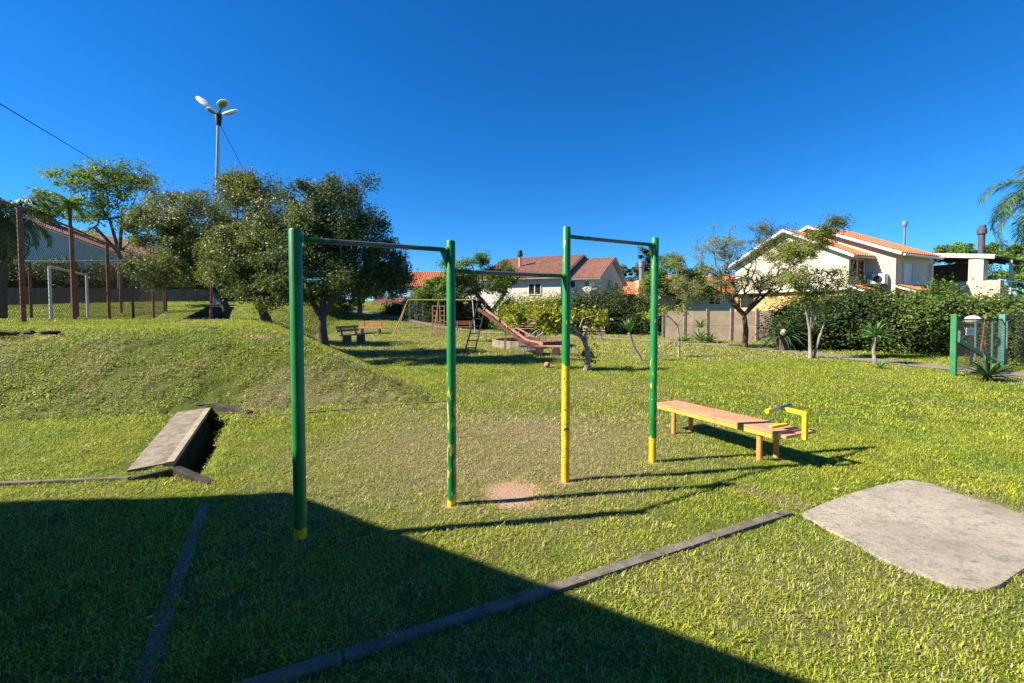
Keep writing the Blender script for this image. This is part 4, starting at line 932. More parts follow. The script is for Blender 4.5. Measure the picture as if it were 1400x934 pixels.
# ------------------------------------------------------------------ beige fence wall right of the hedge
bw = thing('boundary_wall', 'beige panel wall with slim posts running behind the young trees', 'wall', (9, 24, 0))
wa = Vector((8.7, 25.2, 0)); wb = Vector((14.4, 21.0, 0)); n = 6
for i in range(n):
    a = wa+(wb-wa)*i/n; b = wa+(wb-wa)*(i+1)/n
    for k in range(2):
        m_ = MB(); m_.beam(a+zz*(.40+.80*k)+(b-a)*.01, b+zz*(.40+.80*k)-(b-a)*.01, .08, .785); m_.build('wall_panel', M['beigewall'], bw)
for i in range(n+1):
    a = wa+(wb-wa)*i/n; m_ = MB(); m_.beam(a-zz*.1+Vector((-.03, -.06, 0)), a+zz*1.72+Vector((-.03, -.06, 0)), .10, .12, up=Vector((1, 0, 0))); m_.build('post', M['stone'], bw)

# ------------------------------------------------------------------ gate
gp = G(1303, 514); gt = thing('green_gate', 'green metal gate with diagonal brace, slim uprights and a small white sign', 'gate', gp)
gq = G(1369, 501); gdir = (gq-gp).normalized()
def gpt(px, py):   # point on the plane of the gate
    r_ = ray(px, py); nn = Vector((-gdir.y, gdir.x, 0)); t_ = (gp-Vector((0, 0, EYE))).dot(nn)/r_.dot(nn); return Vector((0, 0, EYE))+r_*t_
m_ = MB(); m_.beam(gp-zz*.05, gpt(1305, 430), .11, .11, up=gdir); m_.build('post', M['greenp2'], gt, bevel=.01)
m_ = MB(); m_.beam(gq-zz*.05, gpt(1371, 430), .13, .13, up=gdir); m_.build('post', M['greenp'], gt, bevel=.01)
m_ = MB(); m_.beam(gpt(1311, 466), gpt(1366, 498), .05, .09); m_.build('brace', M['greenp'], gt, bevel=.005)
m_ = MB(); m_.beam(gpt(1312, 452), gpt(1311, 468), .05, .055, up=gdir); m_.build('brace_end', M['greenp'], gt)
m_ = MB(); m_.tube([gpt(1308, 437), gpt(1384, 437)], .018, 8); m_.build('top_rail', M['black'], gt)
for px, y0, y1, mm in ((1333, 440, 494, 'greenp'), (1356, 440, 492, 'greenp'), (1376, 439, 500, 'steel')):
    m_ = MB(); m_.tube([gpt(px+1, y0), gpt(px, y1)], .022, 8); m_.build('upright', M[mm], gt)
m_ = MB(); m_.tube([gpt(1348, 430), gpt(1339, 493)], .022, 8); m_.build('upright', M['rust'], gt, label='leaning brown pole behind the gate')
m_ = MB(); a_ = gpt(1318, 453)-Vector((0, .05, 0)); b_ = gpt(1328.5, 453)-Vector((0, .05, 0)); m_.beam(a_, b_, .012, .19); sg = m_.build('sign', M['whitep'], gt)
for k, (f0, f1) in enumerate(((.35, .65), (.22, .78), (.3, .7))):
    m_ = MB(); q = Vector((0, -.012, .035-.035*k)); m_.beam(a_+(b_-a_)*f0+q, a_+(b_-a_)*f1+q, .004, .010); m_.build('print_line', M['greenp'], sg)
m_ = MB(); mesh_panel(m_, Vector((gp.x, gp.y, 0)), Vector((gq.x, gq.y, 0))+gdir*.1, .12, 1.36, .055, .0035)
wm = m_.build('wire_mesh', M['blackwire'], gt); wm['kind'] = 'stuff'
gf = thing('mesh_fence', 'black chain-link fence continuing right from the green gate', 'fence', gq)
m_ = MB(); F3 = [gq+gdir*.1, gq+gdir*.1+Vector((1.6, -.7, 0)), gq+gdir*.1+Vector((4.2, -1.6, 0))]
for a, b in zip(F3[:-1], F3[1:]): mesh_panel(m_, Vector((a.x, a.y, 0)), Vector((b.x, b.y, 0)), .05, 1.42, .055, .0045)
wm = m_.build('wire_mesh', M['blackwire'], gf); wm['kind'] = 'stuff'
for p in F3[1:]: m_ = MB(); m_.tube([Vector((p.x, p.y, -.1)), Vector((p.x, p.y, 1.5))], .03, 8); m_.build('post', M['black'], gf)
m_ = MB(); m_.tube([Vector((p.x, p.y, 1.45)) for p in F3], .018, 6); m_.build('top_rail', M['black'], gf)
q = D(1330, 437.5, 12.6); gl_ = thing('globe_lamp', 'white oval globe lamp on a short pole behind the gate', 'lamp', (q.x, q.y, 0))
m_ = MB(); m_.ball(q, (.185, .185, .125), 18, 12); m_.build('globe', M['whitep'], gl_, smooth=True); m_ = MB(); m_.tube([Vector((q.x, q.y, 0)), q-zz*.1], .03, 8); m_.build('pole', M['black'], gl_)

# ------------------------------------------------------------------ park benches
def park_bench(label, loc, rz, mat='orange', slat2='yellow'):
    r_ = thing('park_bench', label, 'bench', (0, 0, 0), 'benches around the playground')
    for k in range(3): m_ = MB(); m_.box((0, -.02-.15*k, .44), (1.85, .13, .035)); m_.build('seat_slat', M[mat if k else slat2], r_)
    for k in range(2): m_ = MB(); m_.box((0, .14+.04*k, .66+.15*k), (1.85, .035, .13)); m_.build('back_slat', M[mat], r_)
    for s_ in (-.6, .6):
        m_ = MB(); m_.box((s_, -.17, .21), (.09, .42, .42)); m_.build('leg', M['stone'], r_)
        m_ = MB(); m_.beam((s_, .06, .40), (s_, .19, .88), .07, .05, up=Vector((1, 0, 0))); m_.build('back_support', M['stone'], r_)
    r_.location = loc; r_.rotation_euler.z = rz; return r_
b1 = park_bench('long orange slatted bench on the sunny grass left of the swing', G(508, 457.5), R(-5))
b2 = dup(b1, G(480, 470), R(78), 'bench seen end-on as a dark silhouette under the dark-leaved tree')
b3 = park_bench('faded orange bench behind the seesaw boards', G(722, 459), R(172), 'pinkbright', 'pinkbright')
b4 = dup(b3, G(812, 466), R(165), 'small pink-backed bench on stone legs beside the round hedge'); b4.scale = (.62, 1, .9)
b5 = dup(b1, D(634, 447, 31.5), R(10), 'low orange bench by the tall hedge seen through the swing frame'); b5.location.z = 0; b5.scale = (.75, 1, 1)

# ------------------------------------------------------------------ swing set
sw = thing('swing_set', 'yellow metal swing frame with slanting legs and grey right-hand legs', 'swing', G(594, 459))
Ysw = 27.6; tz = 2.28
def gx(px, y, z=0): return Vector(((px-700)/F*y, y, z))
TL, TM, TR = gx(558, Ysw, tz), gx(600, Ysw, tz), gx(646, Ysw, tz)
m_ = MB(); m_.tube([TL, TR], .036, 8); m_.build('top_bar', M['fadedyellow'], sw, smooth=True)
for T_, feet, mm in ((TL, ((-.95, .55), (-.75, -1.0)), 'fadedyellow'), (TM, ((-.32, -.3), (.1, .9)), 'fadedyellow'), (TR, ((.25, -.7), (.1, .9)), 'steel')):
    for dx, dy in feet:
        m_ = MB(); m_.tube([T_, Vector((T_.x+dx, T_.y+dy, -.05))], .030, 8); m_.build('leg', M[mm], sw, smooth=True)
for k, px in enumerate((554.5+3, 568)):
    for s_ in (-.0, .34):
        m_ = MB(); t_ = gx(px+2, Ysw, tz)+Vector((s_, 0, 0)); m_.tube([t_, t_+Vector((.02, .05, -1.75))], .012, 5); m_.build('chain', M['steel'], sw)
    m_ = MB(); t_ = gx(px+2, Ysw, tz-1.76)+Vector((.17, .05, 0)); m_.box(t_, (.44, .2, .03)); m_.build('swing_seat', M['black'], sw)
# ladder frame
lf = thing('climbing_frame', 'rusty orange climbing ladders with square rungs behind the swing frame', 'climbing frame', G(598, 462))
Y2 = 26.4
for x0, x1 in ((591, 597.5), (601, 607)):
    for x in (x0, x1): m_ = MB(); m_.beam(gx(x, Y2, 0), gx(x+.5, Y2, 1.92), .06, .06, up=Vector((1, 0, 0))); m_.build('upright', M['pinkwood'], lf)
    for k in range(7): m_ = MB(); m_.beam(gx(x0, Y2, .2+.28*k), gx(x1+.4, Y2, .2+.28*k), .05, .06); m_.build('rung', M['pinkwood'], lf)
m_ = MB(); m_.beam(gx(597, Y2, .95), gx(602, Y2, .95), .05, .05); m_.beam(gx(607, Y2, .95), gx(612, Y2, .95), .05, .05); m_.build('link_bar', M['pinkwood'], lf)

# ------------------------------------------------------------------ slide
sl = thing('playground_slide', 'weathered brown playground slide with a dark metal ladder', 'slide', G(690, 480))
S0 = Vector((-1.20, 17.0, 1.62)); S1 = Vector((.46, 16.3, .42)); S2 = Vector((1.05, 16.05, .30))
d = (S1-S0).normalized(); side = Vector((.39, .92, 0)).normalized()
for a, b, nm in ((S0, S1, 'chute'), (S1, S2, 'run_out')):
    dd0 = (b-a).normalized(); up_ = side.cross(dd0)*-1
    m_ = MB(); m_.beam(a-side*.0, b+dd0*.01, .46, .035, up=Vector((0, 0, 1))); m_.build(nm, M['brownslide'], sl)
    for s_ in (-.25, .25):
        m_ = MB(); m_.beam(a+side*s_+zz*.06, b+side*s_+zz*.06, .035, .11); m_.build('side_rail', M['pinkwood' if s_ > 0 else 'brownslide'], sl)
for k in range(9):
    p = S0+(S1-S0)*(k+.5)/9; m_ = MB(); m_.beam(p-side*.22+zz*.022, p+side*.22+zz*.022, .03, .012); m_.build('seam_strip', M['black'], sl)
ft = [G(635.2, 482.5), G(648.6, 482.5)]; tops = [S0+Vector((-.12, -.05, .15)), S0+Vector((.22, -.13, .15))]
for a, b in zip(ft, tops): m_ = MB(); m_.tube([a, b+Vector((0, 0, .12))], .026, 8); m_.build('ladder_rail', M['black'], sl, smooth=True)
for k in range(6):
    t_ = (k+.7)/6.5; a = ft[0]+(tops[0]-ft[0])*t_; b = ft[1]+(tops[1]-ft[1])*t_; m_ = MB(); m_.tube([a, b], .02, 6); m_.build('rung', M['black'], sl)
m_ = MB(); m_.beam(Vector((-.25, 16.9, 0)), Vector((-.25, 16.9, .78)), .06, .06, up=Vector((1, 0, 0))); m_.build('support', M['pinkwood'], sl)
for dx in (-.08, .1):
    m_ = MB(); m_.tube([Vector((.46+dx, 16.1, .34)), Vector((.62+dx*2, 16.0, 0))], .035, 6); m_.build('support', M['steel'], sl)
# low plank bench on stumps
lb = thing('plank_seat', 'low pink plank resting on two dark log stumps by the end of the slide', 'bench', G(745, 488))
m_ = MB(); m_.box((1.15, 15.6, .33), (1.7, .34, .05), R(-4)); m_.build('plank', M['pinkwood'], lb, bevel=.01)
for x in (.95, 1.55):
    m_ = MB(); m_.tube([Vector((x, 15.3, .15)), Vector((x+.05, 15.9, .15))], .15, 12); m_.build('log', M['bark'], lb, smooth=True)
o = MB(); o.ball((0, 0, 0), .085, 20, 14); q = G(748, 499, .085); o.v = [(a+q.x, b+q.y, c+.085) for a, b, c in o.v]; bo = o.build('ball', M['ball'], smooth=True); tag(bo, 'orange ball lying on the grass below the plank seat', 'ball')
# sand pit
sp = thing('sand_pit', 'round sand pit ringed by a low curved wall of brown blocks', 'sand pit', (SANDC[0], SANDC[1], 0)); nb = 30
for i in range(nb):
    a0 = 2*math.pi*i/nb; a1 = 2*math.pi*(i+.94)/nb; P = [Vector((SANDC[0]+r_*math.cos(a_), SANDC[1]+r_*math.sin(a_), 0)) for r_, a_ in ((1.75, a0), (1.75, a1), (1.6, a1), (1.6, a0))]
    hh = .30+.01*random.random(); m_ = MB(); m_.prism([(p.x, p.y) for p in P], -.1, hh); m_.build('block', M['stone' if i < 22 and i > 14 else 'brownwall'], sp, bevel=.008)
m_ = MB(); m_.prism([(SANDC[0]+1.6*math.cos(2*math.pi*i/24), SANDC[1]+1.6*math.sin(2*math.pi*i/24)) for i in range(24)], -.05, .10); m_.build('sand', M['sand'], sp)
# seesaws
def seesaw(label, a, b, mat):
    c = (a+b)/2; r_ = thing('seesaw', label, 'seesaw', (c.x, c.y, 0), 'seesaw boards behind the sand pit')
    m_ = MB(); m_.beam(a, b, .24, .06); m_.build('board', M[mat], r_, bevel=.008)
    m_ = MB(); dx = Vector((.12, 0, 0)); m_.beam(Vector((c.x-.1, c.y, 0)), c-zz*.03, .08, .08, up=Vector((1, 0, 0))); m_.beam(Vector((c.x+.1, c.y, 0)), c-zz*.03, .08, .08, up=Vector((1, 0, 0))); m_.build('fulcrum', M['black'], r_)
    m_ = MB(); q = a+(b-a)*.1; m_.tube([q+zz*.03, q+zz*.25], .02, 6); m_.build('handle', M['steel'], r_)
seesaw('pink seesaw board tilted up towards the left', D(698, 443, 22.4), D(733, 463, 22.0), 'pinkwood')
seesaw('dark grey seesaw board rising to the right behind the pink one', D(722, 461, 23.0), D(744, 446, 23.2), 'blueroof')
seesaw('pale worn seesaw board rightmost of the crossed boards', D(732, 462, 22.4), D(757, 446, 22.6), 'stone')
# ================================================================== vegetation
def B(px, py, y, r, n=18): c = D(px, py, y); return (tuple(c), r, n)
def gx_(px, y): return (px-700)/F*y
# three dark-leaved trees on the bank
y = 20.0; p = Vector((gx_(306, y), y, Hs(gx_(306, y), y)))
tree('broadleaf_tree', 'wide olive-green tree with two diverging limbs rising beside the dark steps', 'tree', p, D(303, 408, y), [B(230, 305, y+.3, (1.55, 1.5, 1.7), 44), B(285, 305, y, (1.55, 1.6, 1.75), 50), B(325, 325, y-.2, (1.4, 1.5, 1.7), 34), B(248, 362, y-.3, (2.0, 1.7, .95), 46), B(262, 335, y-.3, (1.5, 1.2, 1.2), 24)], 72000, .095, .046, M['lf_olive'], M['bark'], tr=.20, cr=.46, forks=[D(268, 368, y), D(340, 365, y+.1), D(300, 345, y)], trunk_mid=D(311, 425, y), up=.3, shell=.35)
y = 15.5; p = Vector((gx_(364, y), y, Hs(gx_(364, y), y)))
tree('broadleaf_tree', 'low-hanging olive tree in the middle of the group on the bank', 'tree', p, D(358, 412, y), [B(345, 285, y+.6, (1.15, 1.2, 1.3), 30), B(375, 325, y, (1.2, 1.3, 1.3), 34), B(330, 250, y+1, (.55, .55, .45), 12), B(372, 395, y-.6, (1.15, 1.0, .75), 26), B(335, 370, y-.3, (1.1, 1.2, .9), 24), B(350, 340, y-.4, (1.2, 1.0, 1.0), 24), B(398, 315, y+.3, (.9, .9, 1.2), 22), B(310, 350, y+.5, (1.0, 1.0, 1.3), 24)], 66000, .085, .043, M['lf_olive'], M['bark'], tr=.16, cr=.36, forks=[D(345, 360, y), D(378, 365, y)], up=.3, shell=.35)
y = 13.6; p = Vector((gx_(441, y), y, Hs(gx_(441, y), y)))
tree('broadleaf_tree', 'dense dark-leaved round tree nearest the swing with its low branches', 'tree', p, D(440, 432, y), [B(460, 290, y, (1.35, 1.3, .95), 44), B(428, 335, y-.2, (1.05, 1.3, 1.1), 36), B(500, 335, y, (1.0, 1.2, 1.1), 34), B(536, 380, y+.3, (.52, .8, .55), 16), B(412, 395, y-.3, (.55, .8, .45), 14), B(480, 378, y, (1.2, 1.2, .6), 28)], 60000, .080, .042, M['lf_dark'], M['bark'], tr=.15, cr=.36, forks=[D(420, 400, y), D(462, 398, y), D(445, 375, y+.2)], up=.25, shell=.35)
# tree casting the farther shade band
tree('broadleaf_tree', 'dark evergreen tree on the far slope left of the orange bench', 'tree', (-19.0, 36, Hs(-19.0, 36)), (-18.8, 36, Hs(-19.0, 36)+1.6), [((-18.6, 36, 5.8), (2.8, 2.4, 1.7), 50)], 16000, .2, .10, M['lf_dark'], M['bark'], tr=.2, cr=.5, up=.3)
y = 36
tree('broadleaf_tree', 'shadowy evergreen tree behind the bench beyond the footpath', 'tree', D(492, 432, y), D(492, 412, y), [B(478, 392, y, (2.4, 2, 1.7), 40), B(520, 385, y+1, (2.0, 1.8, 1.6), 30)], 16000, .2, .10, M['lf_dark'], M['bark'], tr=.2, cr=.5, up=.3)
# sparse tall trees behind the court
y = 36
tree('tall_open_tree', 'tall airy light-green tree with visible branches behind the court', 'tree', (D(166, 400, y).x, y, 1), D(163, 345, y), [B(150, 245, y, (2.6, 2.2, 1.7), 60), B(185, 245, y, (1.4, 1.4, 1.4), 30), B(105, 245, y, (2.4, 1.6, .9), 36), B(135, 295, y, (1.8, 1.4, 1.8), 36), B(185, 300, y, (1.0, 1, 1.8), 20)], 7600, .22, .11, M['lf_light'], M['bark'], tr=.20, cr=.50, forks=[D(150, 300, y), D(168, 290, y), D(130, 310, y)], up=.2, minr=.03, twig=.02, shell=.15)
y = 44
tree('tall_open_tree', 'faint sparse tree further behind the left palm', 'tree', (D(70, 400, y).x, y, 1), D(75, 330, y), [B(72, 280, y, (2.6, 2, 1.8), 22), B(60, 300, y, (1.6, 1.4, 1.2), 10)], 3800, .24, .11, M['lf_mid'], M['bark'], tr=.16, cr=.5, up=.2, minr=.03, twig=.02)
# tree by the swing frame
y = 34
tree('garden_tree', 'spreading green tree standing right behind the swing frame', 'tree', D(672, 449, y), D(672, 425, y), [B(640, 372, y, (2.0, 1.7, 1.0), 30), B(675, 385, y, (2.0, 1.8, 1.1), 34), B(618, 392, y, (1.5, 1.4, 1.1), 24), B(592, 398, y, (1.3, 1.0, 1.0), 24), B(655, 355, y, (.9, .8, .5), 8), B(690, 372, y, (.8, .8, .6), 8)], 22000, .15, .075, M['lf_mid'], M['bark'], tr=.26, cr=.42, forks=[D(650, 400, y), D(690, 402, y)], up=.4)
# trees behind the fence wall
y = 42
tree('garden_tree', 'dense round green tree beyond the beige wall', 'tree', (D(925, 420, y).x, y, 0), D(925, 405, y), [B(920, 378, y, (2.6, 2, 1.8), 50), B(955, 385, y, (2.0, 1.6, 1.4), 30), B(893, 390, y, (1.3, 1.3, 1.0), 20)], 18000, .2, .10, M['lf_mid'], M['bark'], tr=.2, cr=.5)
y = 62
for k, (px, py, r, lab) in enumerate(((860, 380, (2.2, 1.8, 2.0), 'far brownish tree right of the white house gable'), (881, 365, (1.0, 1.0, 2.8), 'far narrow dark conifer beside the steel flue'), (896, 378, (1.6, 1.5, 2.6), 'far dark tree half behind the last green post'))):
    tree('far_tree', lab, 'tree', (D(px, 420, y).x, y, 0), D(px, 412, y), [B(px, py, y, r, 30)], 6000, .26, .13, M['lf_dark'], M['bark'], tr=.2, cr=.45, group='trees far behind the houses')
y = 46
tree('far_tree', 'far tree showing above the flat terrace roof', 'tree', (D(1310, 420, y).x, y, 0), D(1310, 380, y), [B(1312, 348, y, (3.4, 2, 1.0), 40)], 9000, .24, .12, M['lf_mid'], M['bark'], tr=.2, cr=.5, group='trees far behind the houses')
y = 34
tree('far_tree', 'leafy tree right of the terrace at the edge of the view', 'tree', (D(1395, 420, y).x, y, 0), D(1395, 400, y), [B(1388, 372, y, (1.6, 1.6, 1.5), 30), B(1412, 358, y, (1.8, 1.6, 1.6), 30)], 9000, .2, .1, M['lf_mid'], M['bark'], tr=.2, cr=.45, group='trees far behind the houses')
tree('far_tree', 'distant dark trees line seen left of the red-roofed house', 'tree', (D(585, 420, 66).x, 66, 0), (D(585, 420, 66).x, 66, 2.4), [B(600, 400, 66, (4.5, 2, 1.6), 40)], 8000, .3, .15, M['lf_dark'], M['bark'], tr=.2, cr=.6, group='trees far behind the houses')
# feathery tree
p = G(1018, 475.5); y = p.y
tree('feathery_tree', 'crooked dark-trunked tree with sparse feathery crown before the white gable', 'tree', p, D(1017, 428, y), [B(985, 345, y, (1.25, 1.1, 1.15), 80), B(1062, 340, y, (1.45, 1.2, .95), 90), B(945, 392, y, (1.25, 1.1, .7), 60), B(1000, 390, y, (1.2, 1.1, .7), 50), B(1060, 385, y, (1.4, 1.2, .8), 70), B(1100, 360, y, (.7, .7, .8), 28), B(925, 360, y, (.5, .6, .5), 14), B(1045, 312, y, (.6, .6, .3), 14)], 34000, .075, .026, M['lf_grey'], M['bark'], tr=.108, cr=.27, shell=.1, forks=[D(985, 400, y), D(1040, 402, y), D(1052, 398, y+.2)], up=.6, flat=.85, minr=.016, trunk_mid=D(1020, 452, y), twig=.008)
# white trunk tree (two stems)
p = G(1108, 490.5); y = p.y
tree('pale_trunk_tree', 'young tree with two pale thin stems in front of the dark hedge', 'tree', p, D(1107, 447, y), [B(1125, 325, y, (.55, .6, .42), 36), B(1090, 345, y, (.85, .7, .32), 44), B(1140, 306, y, (.30, .35, .25), 14), B(1090, 385, y, (.7, .6, .4), 28), B(1140, 385, y, (.6, .6, .5), 24), B(1115, 412, y, (.9, .6, .4), 20)], 13000, .075, .032, M['lf_rust'], M['palebark'], tr=.055, cr=.24, shell=.15, forks=[D(1098, 405, y), D(1112, 400, y), D(1122, 420, y)], up=.5, flat=.9, minr=.016, twig=.008)
m_ = MB(); m_.tube([G(1112, 490), D(1120, 462, y), D(1128, 440, y), D(1146, 425, y)], [.045, .035, .025, .012], 8); s2 = m_.build('stem', M['palebark'], bpy.data.objects['pale_trunk_tree'], smooth=True)
# plumeria-like bent tree
p = G(801, 507); y = p.y
pl = thing('crooked_tree', 'small crooked grey-stemmed tree with large yellow-green leaves right of the third post', 'tree', p)
lim = [[(801, 509), (804, 492), (803, 478)], [(803, 480), (797, 462), (786, 450), (775, 440)], [(803, 478), (800, 458), (806, 440)], [(786, 451), (764, 447), (745, 440), (722, 437)], [(797, 462), (780, 455), (752, 452), (738, 446)], [(800, 470), (790, 456), (797, 436), (812, 432)], [(764, 447), (752, 436), (740, 428)]]
rad = [(.095, .075, .06), (.055, .045, .035, .02), (.05, .035, .02), (.03, .025, .02, .015), (.03, .022, .02, .012), (.04, .03, .02, .012), (.02, .016, .012)]
m_ = MB(); zo = 0
for L_, r_ in zip(lim, rad):
    m_.tube([D(a, b, y+.12*math.sin(i*1.7+zo)*(zo > 0)) for i, (a, b) in enumerate(L_)], list(r_), 8); zo += 1
m_.build('trunk', M['palebark'], pl, smooth=True)
bl_ = blob_points([B(735, 433, y+.1, (.55, .5, .22), 26), B(705, 432, y+.2, (.28, .4, .2), 10), B(772, 432, y, (.4, .5, .25), 16), B(815, 438, y, (.28, .35, .28), 12), B(748, 447, y-.1, (.4, .4, .15), 10), B(806, 484, y+.2, (.22, .22, .18), 4)], shell=.3)
ix = rng.integers(0, len(bl_), 2300); leaves_mesh('crown', bl_[ix]+rng.normal(size=(2300, 3))*.075, .12, .055, M['lf_yellow'], pl, .5)

def rosette(m_, c, n, L, wd, e0, e1_, segs=4, bend=.6, seed=0, fold=.25):
    rd = random.Random(seed); c = Vector(c)
    for i in range(n):
        az = i*2.399+rd.uniform(-.2, .2); el = e0+(e1_-e0)*(i/n)+rd.uniform(-.08, .08); l = L*rd.uniform(.8, 1.1); h = Vector((math.cos(az), math.sin(az), 0)); s_ = Vector((-h.y, h.x, 0)); p_ = c.copy(); e = el; base = len(m_.v); cc_ = rd.random()
        for k in range(segs+1):
            f = k/segs; ww = wd*(.55+1.1*f-1.62*f*f) if f < 1 else 0.002; ww = max(ww, .002); nn = (-h*math.sin(e)+zz*math.cos(e))
            for t_ in (-1, 0, 1): m_.v.append(tuple(p_+s_*t_*ww/2+nn*(abs(t_)*ww*fold))); m_.r.append(cc_)
            p_ = p_+(h*math.cos(e)+zz*math.sin(e))*l/segs; e -= bend/segs
        for k in range(segs):
            for t_ in (0, 1): a_ = base+k*3+t_; m_.f.append((a_, a_+1, a_+4, a_+3))
def yucca(name, label, base, top, n, L, wd, mat='lf_agave', e0=-.2, e1_=1.35, tr=.05, group=None, cat='plant', bend=.5):
    base = Vector(base); top = Vector(top); r_ = thing(name, label, cat, base, group)
    m_ = MB(); mid_ = (base+top)/2+Vector((-.04, 0, 0)); m_.tube([base-zz*.05, base+zz*.06, mid_, top], [tr*1.5, tr*1.1, tr*.85, tr], 8); m_.build('trunk', M['palebark'], r_, smooth=True)
    m_ = MB(); rosette(m_, top, n, L, wd, e0, e1_, seed=int(abs(base.x*100)), bend=bend); m_.build('leaves', M[mat], r_, rnd=True); return r_
p = G(876, 494); yucca('yucca_plant', 'slender yucca with a slanting bare stem before the round hedge', p, D(860, 455, p.y), 30, .50, .11, e0=.75, e1_=1.45, tr=.05, bend=.12, mat='lf_agave')
p = G(1196, 498); yucca('yucca_plant', 'yucca with a short upright stem in front of the hedge at right', p, D(1196, 460, p.y), 44, .55, .095, e0=.0, tr=.05)
p = G(1203, 505); m_ = MB(); rosette(m_, p+zz*.02, 22, .30, .05, .1, 1.3, seed=3); o = m_.build('seedling', M['lf_agave'], rnd=True); tag(o, 'small bright green offshoot at the foot of the right-hand yucca', 'plant')
p = G(1350, 521); r_ = thing('agave_plant', 'spreading dark green agave rosette at the foot of the green gate', 'plant', p)
m_ = MB(); rosette(m_, p+zz*.08, 40, .66, .085, .12, 1.25, seed=11, bend=.55); m_.build('leaves', M['lf_agave_d'], r_, rnd=True)
m_ = MB(); m_.tube([p-zz*.05, p+zz*.14], [.09, .06], 8); m_.build('stem', M['bark'], r_)
p = G(957, 469); r_ = thing('agave_plant', 'bright green agave clump at the foot of the beige wall', 'plant', p)
for k, (dx, dz, n_, L_) in enumerate(((0, .1, 34, .75), (.55, .05, 26, .6), (-.65, .05, 20, .55), (.15, .75, 20, .6))):
    m_ = MB(); rosette(m_, p+Vector((dx, .1*k, dz)), n_, L_, .13, .1, 1.35, seed=21+k); m_.build('leaves', M['lf_agave'], r_, rnd=True)
p = Vector((10.9, 17.7, 0)); r_ = thing('cycad_plant', 'dark spiky cycad with a brown heart at the left end of the right hedge', 'plant', p)
m_ = MB(); rosette(m_, p+zz*.5, 80, 1.25, .07, -.1, 1.25, seed=31, bend=1.2); m_.build('leaves', M['lf_agave_d'], r_, rnd=True)
m_ = MB(); m_.tube([p, p+zz*.62], [.22, .14], 10); m_.build('trunk', M['bark'], r_)
m_ = MB(); m_.ball(p+Vector((-.15, -.35, .75)), (.11, .11, .13), 10, 8, .3); m_.build('seed_head', M['dryleaf'], r_)
# thin sapling
p = G(928, 489); y = p.y; r_ = thing('thin_sapling', 'thin pale sapling arching over left in front of the beige wall', 'tree', p)
m_ = MB(); m_.tube([p-zz*.05, D(929, 465, y), D(926, 445, y), D(916, 434, y), D(903, 431, y), D(888, 437, y)], [.045, .035, .028, .02, .014, .006], 7); m_.tube([D(926, 446, y), D(934, 430, y), D(938, 420, y)], [.02, .012, .006], 5); m_.tube([D(916, 434, y), D(905, 425, y), D(895, 420, y)], [.016, .01, .006], 5); m_.build('trunk', M['palebark'], r_, smooth=True)
bp2 = blob_points([B(888, 433, y, (.3, .3, .12), 8), B(905, 426, y, (.45, .3, .15), 8), B(935, 425, y, (.3, .3, .15), 6)], shell=.3); ix = rng.integers(0, len(bp2), 500); leaves_mesh('crown', bp2[ix]+rng.normal(size=(500, 3))*.07, .09, .035, M['lf_yellow'], r_, .3)

# hedges and bushes
def SB(px, y, rx, ry, rz, cz): return ((((px-700)/F*y), y, cz), (rx, ry, rz))
shrub('round_hedge', 'big round dark-green hedge mass in front of the white house', [SB(838, 30.0, 2.8, 1.6, 1.60, 1.45), SB(800, 30.5, 2.1, 1.5, 1.45, 1.3), SB(872, 30.0, 2.0, 1.5, 1.35, 1.2), SB(893, 28.5, 1.3, 1.2, 1.1, 1.0)], 30000, .13, .06, M['lf_hedge'])
shrub('yellow_bush', 'loose yellow-green bush between the slide and the white house', [SB(720, 31.5, 1.5, 1.3, 1.2, 1.15), SB(745, 31.0, 1.4, 1.2, 1.25, 1.2), SB(765, 31.5, 1.2, 1.1, 1.25, 1.25)], 13000, .16, .08, M['lf_yellow'])
shrub('green_bush', 'darker green bush just right of the slide ladder top', [SB(697, 33, 1.2, 1.0, 1.35, 1.3), SB(708, 30.5, .9, .9, .8, .75)], 8000, .14, .07, M['lf_mid'])
shrub('tall_hedge', 'tall dark clipped hedge directly behind the swing frame', [SB(574, 36.0, 1.0, 1, 1.5, 1.5), SB(594, 35.5, 1.3, 1, 1.6, 1.3), SB(620, 35, 1.5, 1.1, 1.6, 1.25), SB(648, 34.5, 1.1, 1.0, 1.5, 1.2)], 22000, .12, .06, M['lf_hedge'])
shrub('court_hedge', 'long dark hedge on top of the bank behind the court', [((-56+i*3.6, 33.6+i*.6, 4.1), (2.6, 1.0, 1.75)) for i in range(9)], 34000, .18, .08, M['lf_dark'])
shrub('shade_hedge', 'deep shadowed bushes between the court corner and the steps', [SB(240, 38.5, 2.4, 1.4, 1.8, 3.5), SB(275, 39, 2.2, 1.4, 1.7, 3.4), SB(300, 40, 1.8, 1.2, 1.3, 3.1)], 18000, .16, .08, M['lf_dark'])
shrub('slope_hedge', 'low dark hedge beyond the lawn behind the middle bank tree', [SB(340, 40, 2.6, 1.2, .9, 2.4), SB(385, 41, 2.6, 1.2, 1.0, 2.3), SB(430, 41, 2.6, 1.4, 1.5, 2.6), SB(545, 39, 1.6, 1.2, 1.0, 1.4)], 18000, .17, .08, M['lf_dark'])
hl = ['leftmost dark bush of the right hedge behind the pale-stemmed tree', 'dense dark bush of the right hedge behind the upright yucca', 'broad glossy bush of the right hedge below the shuttered window', 'bush of the right hedge just left of the green gate', 'rightmost bush of the right hedge above the gate sign']
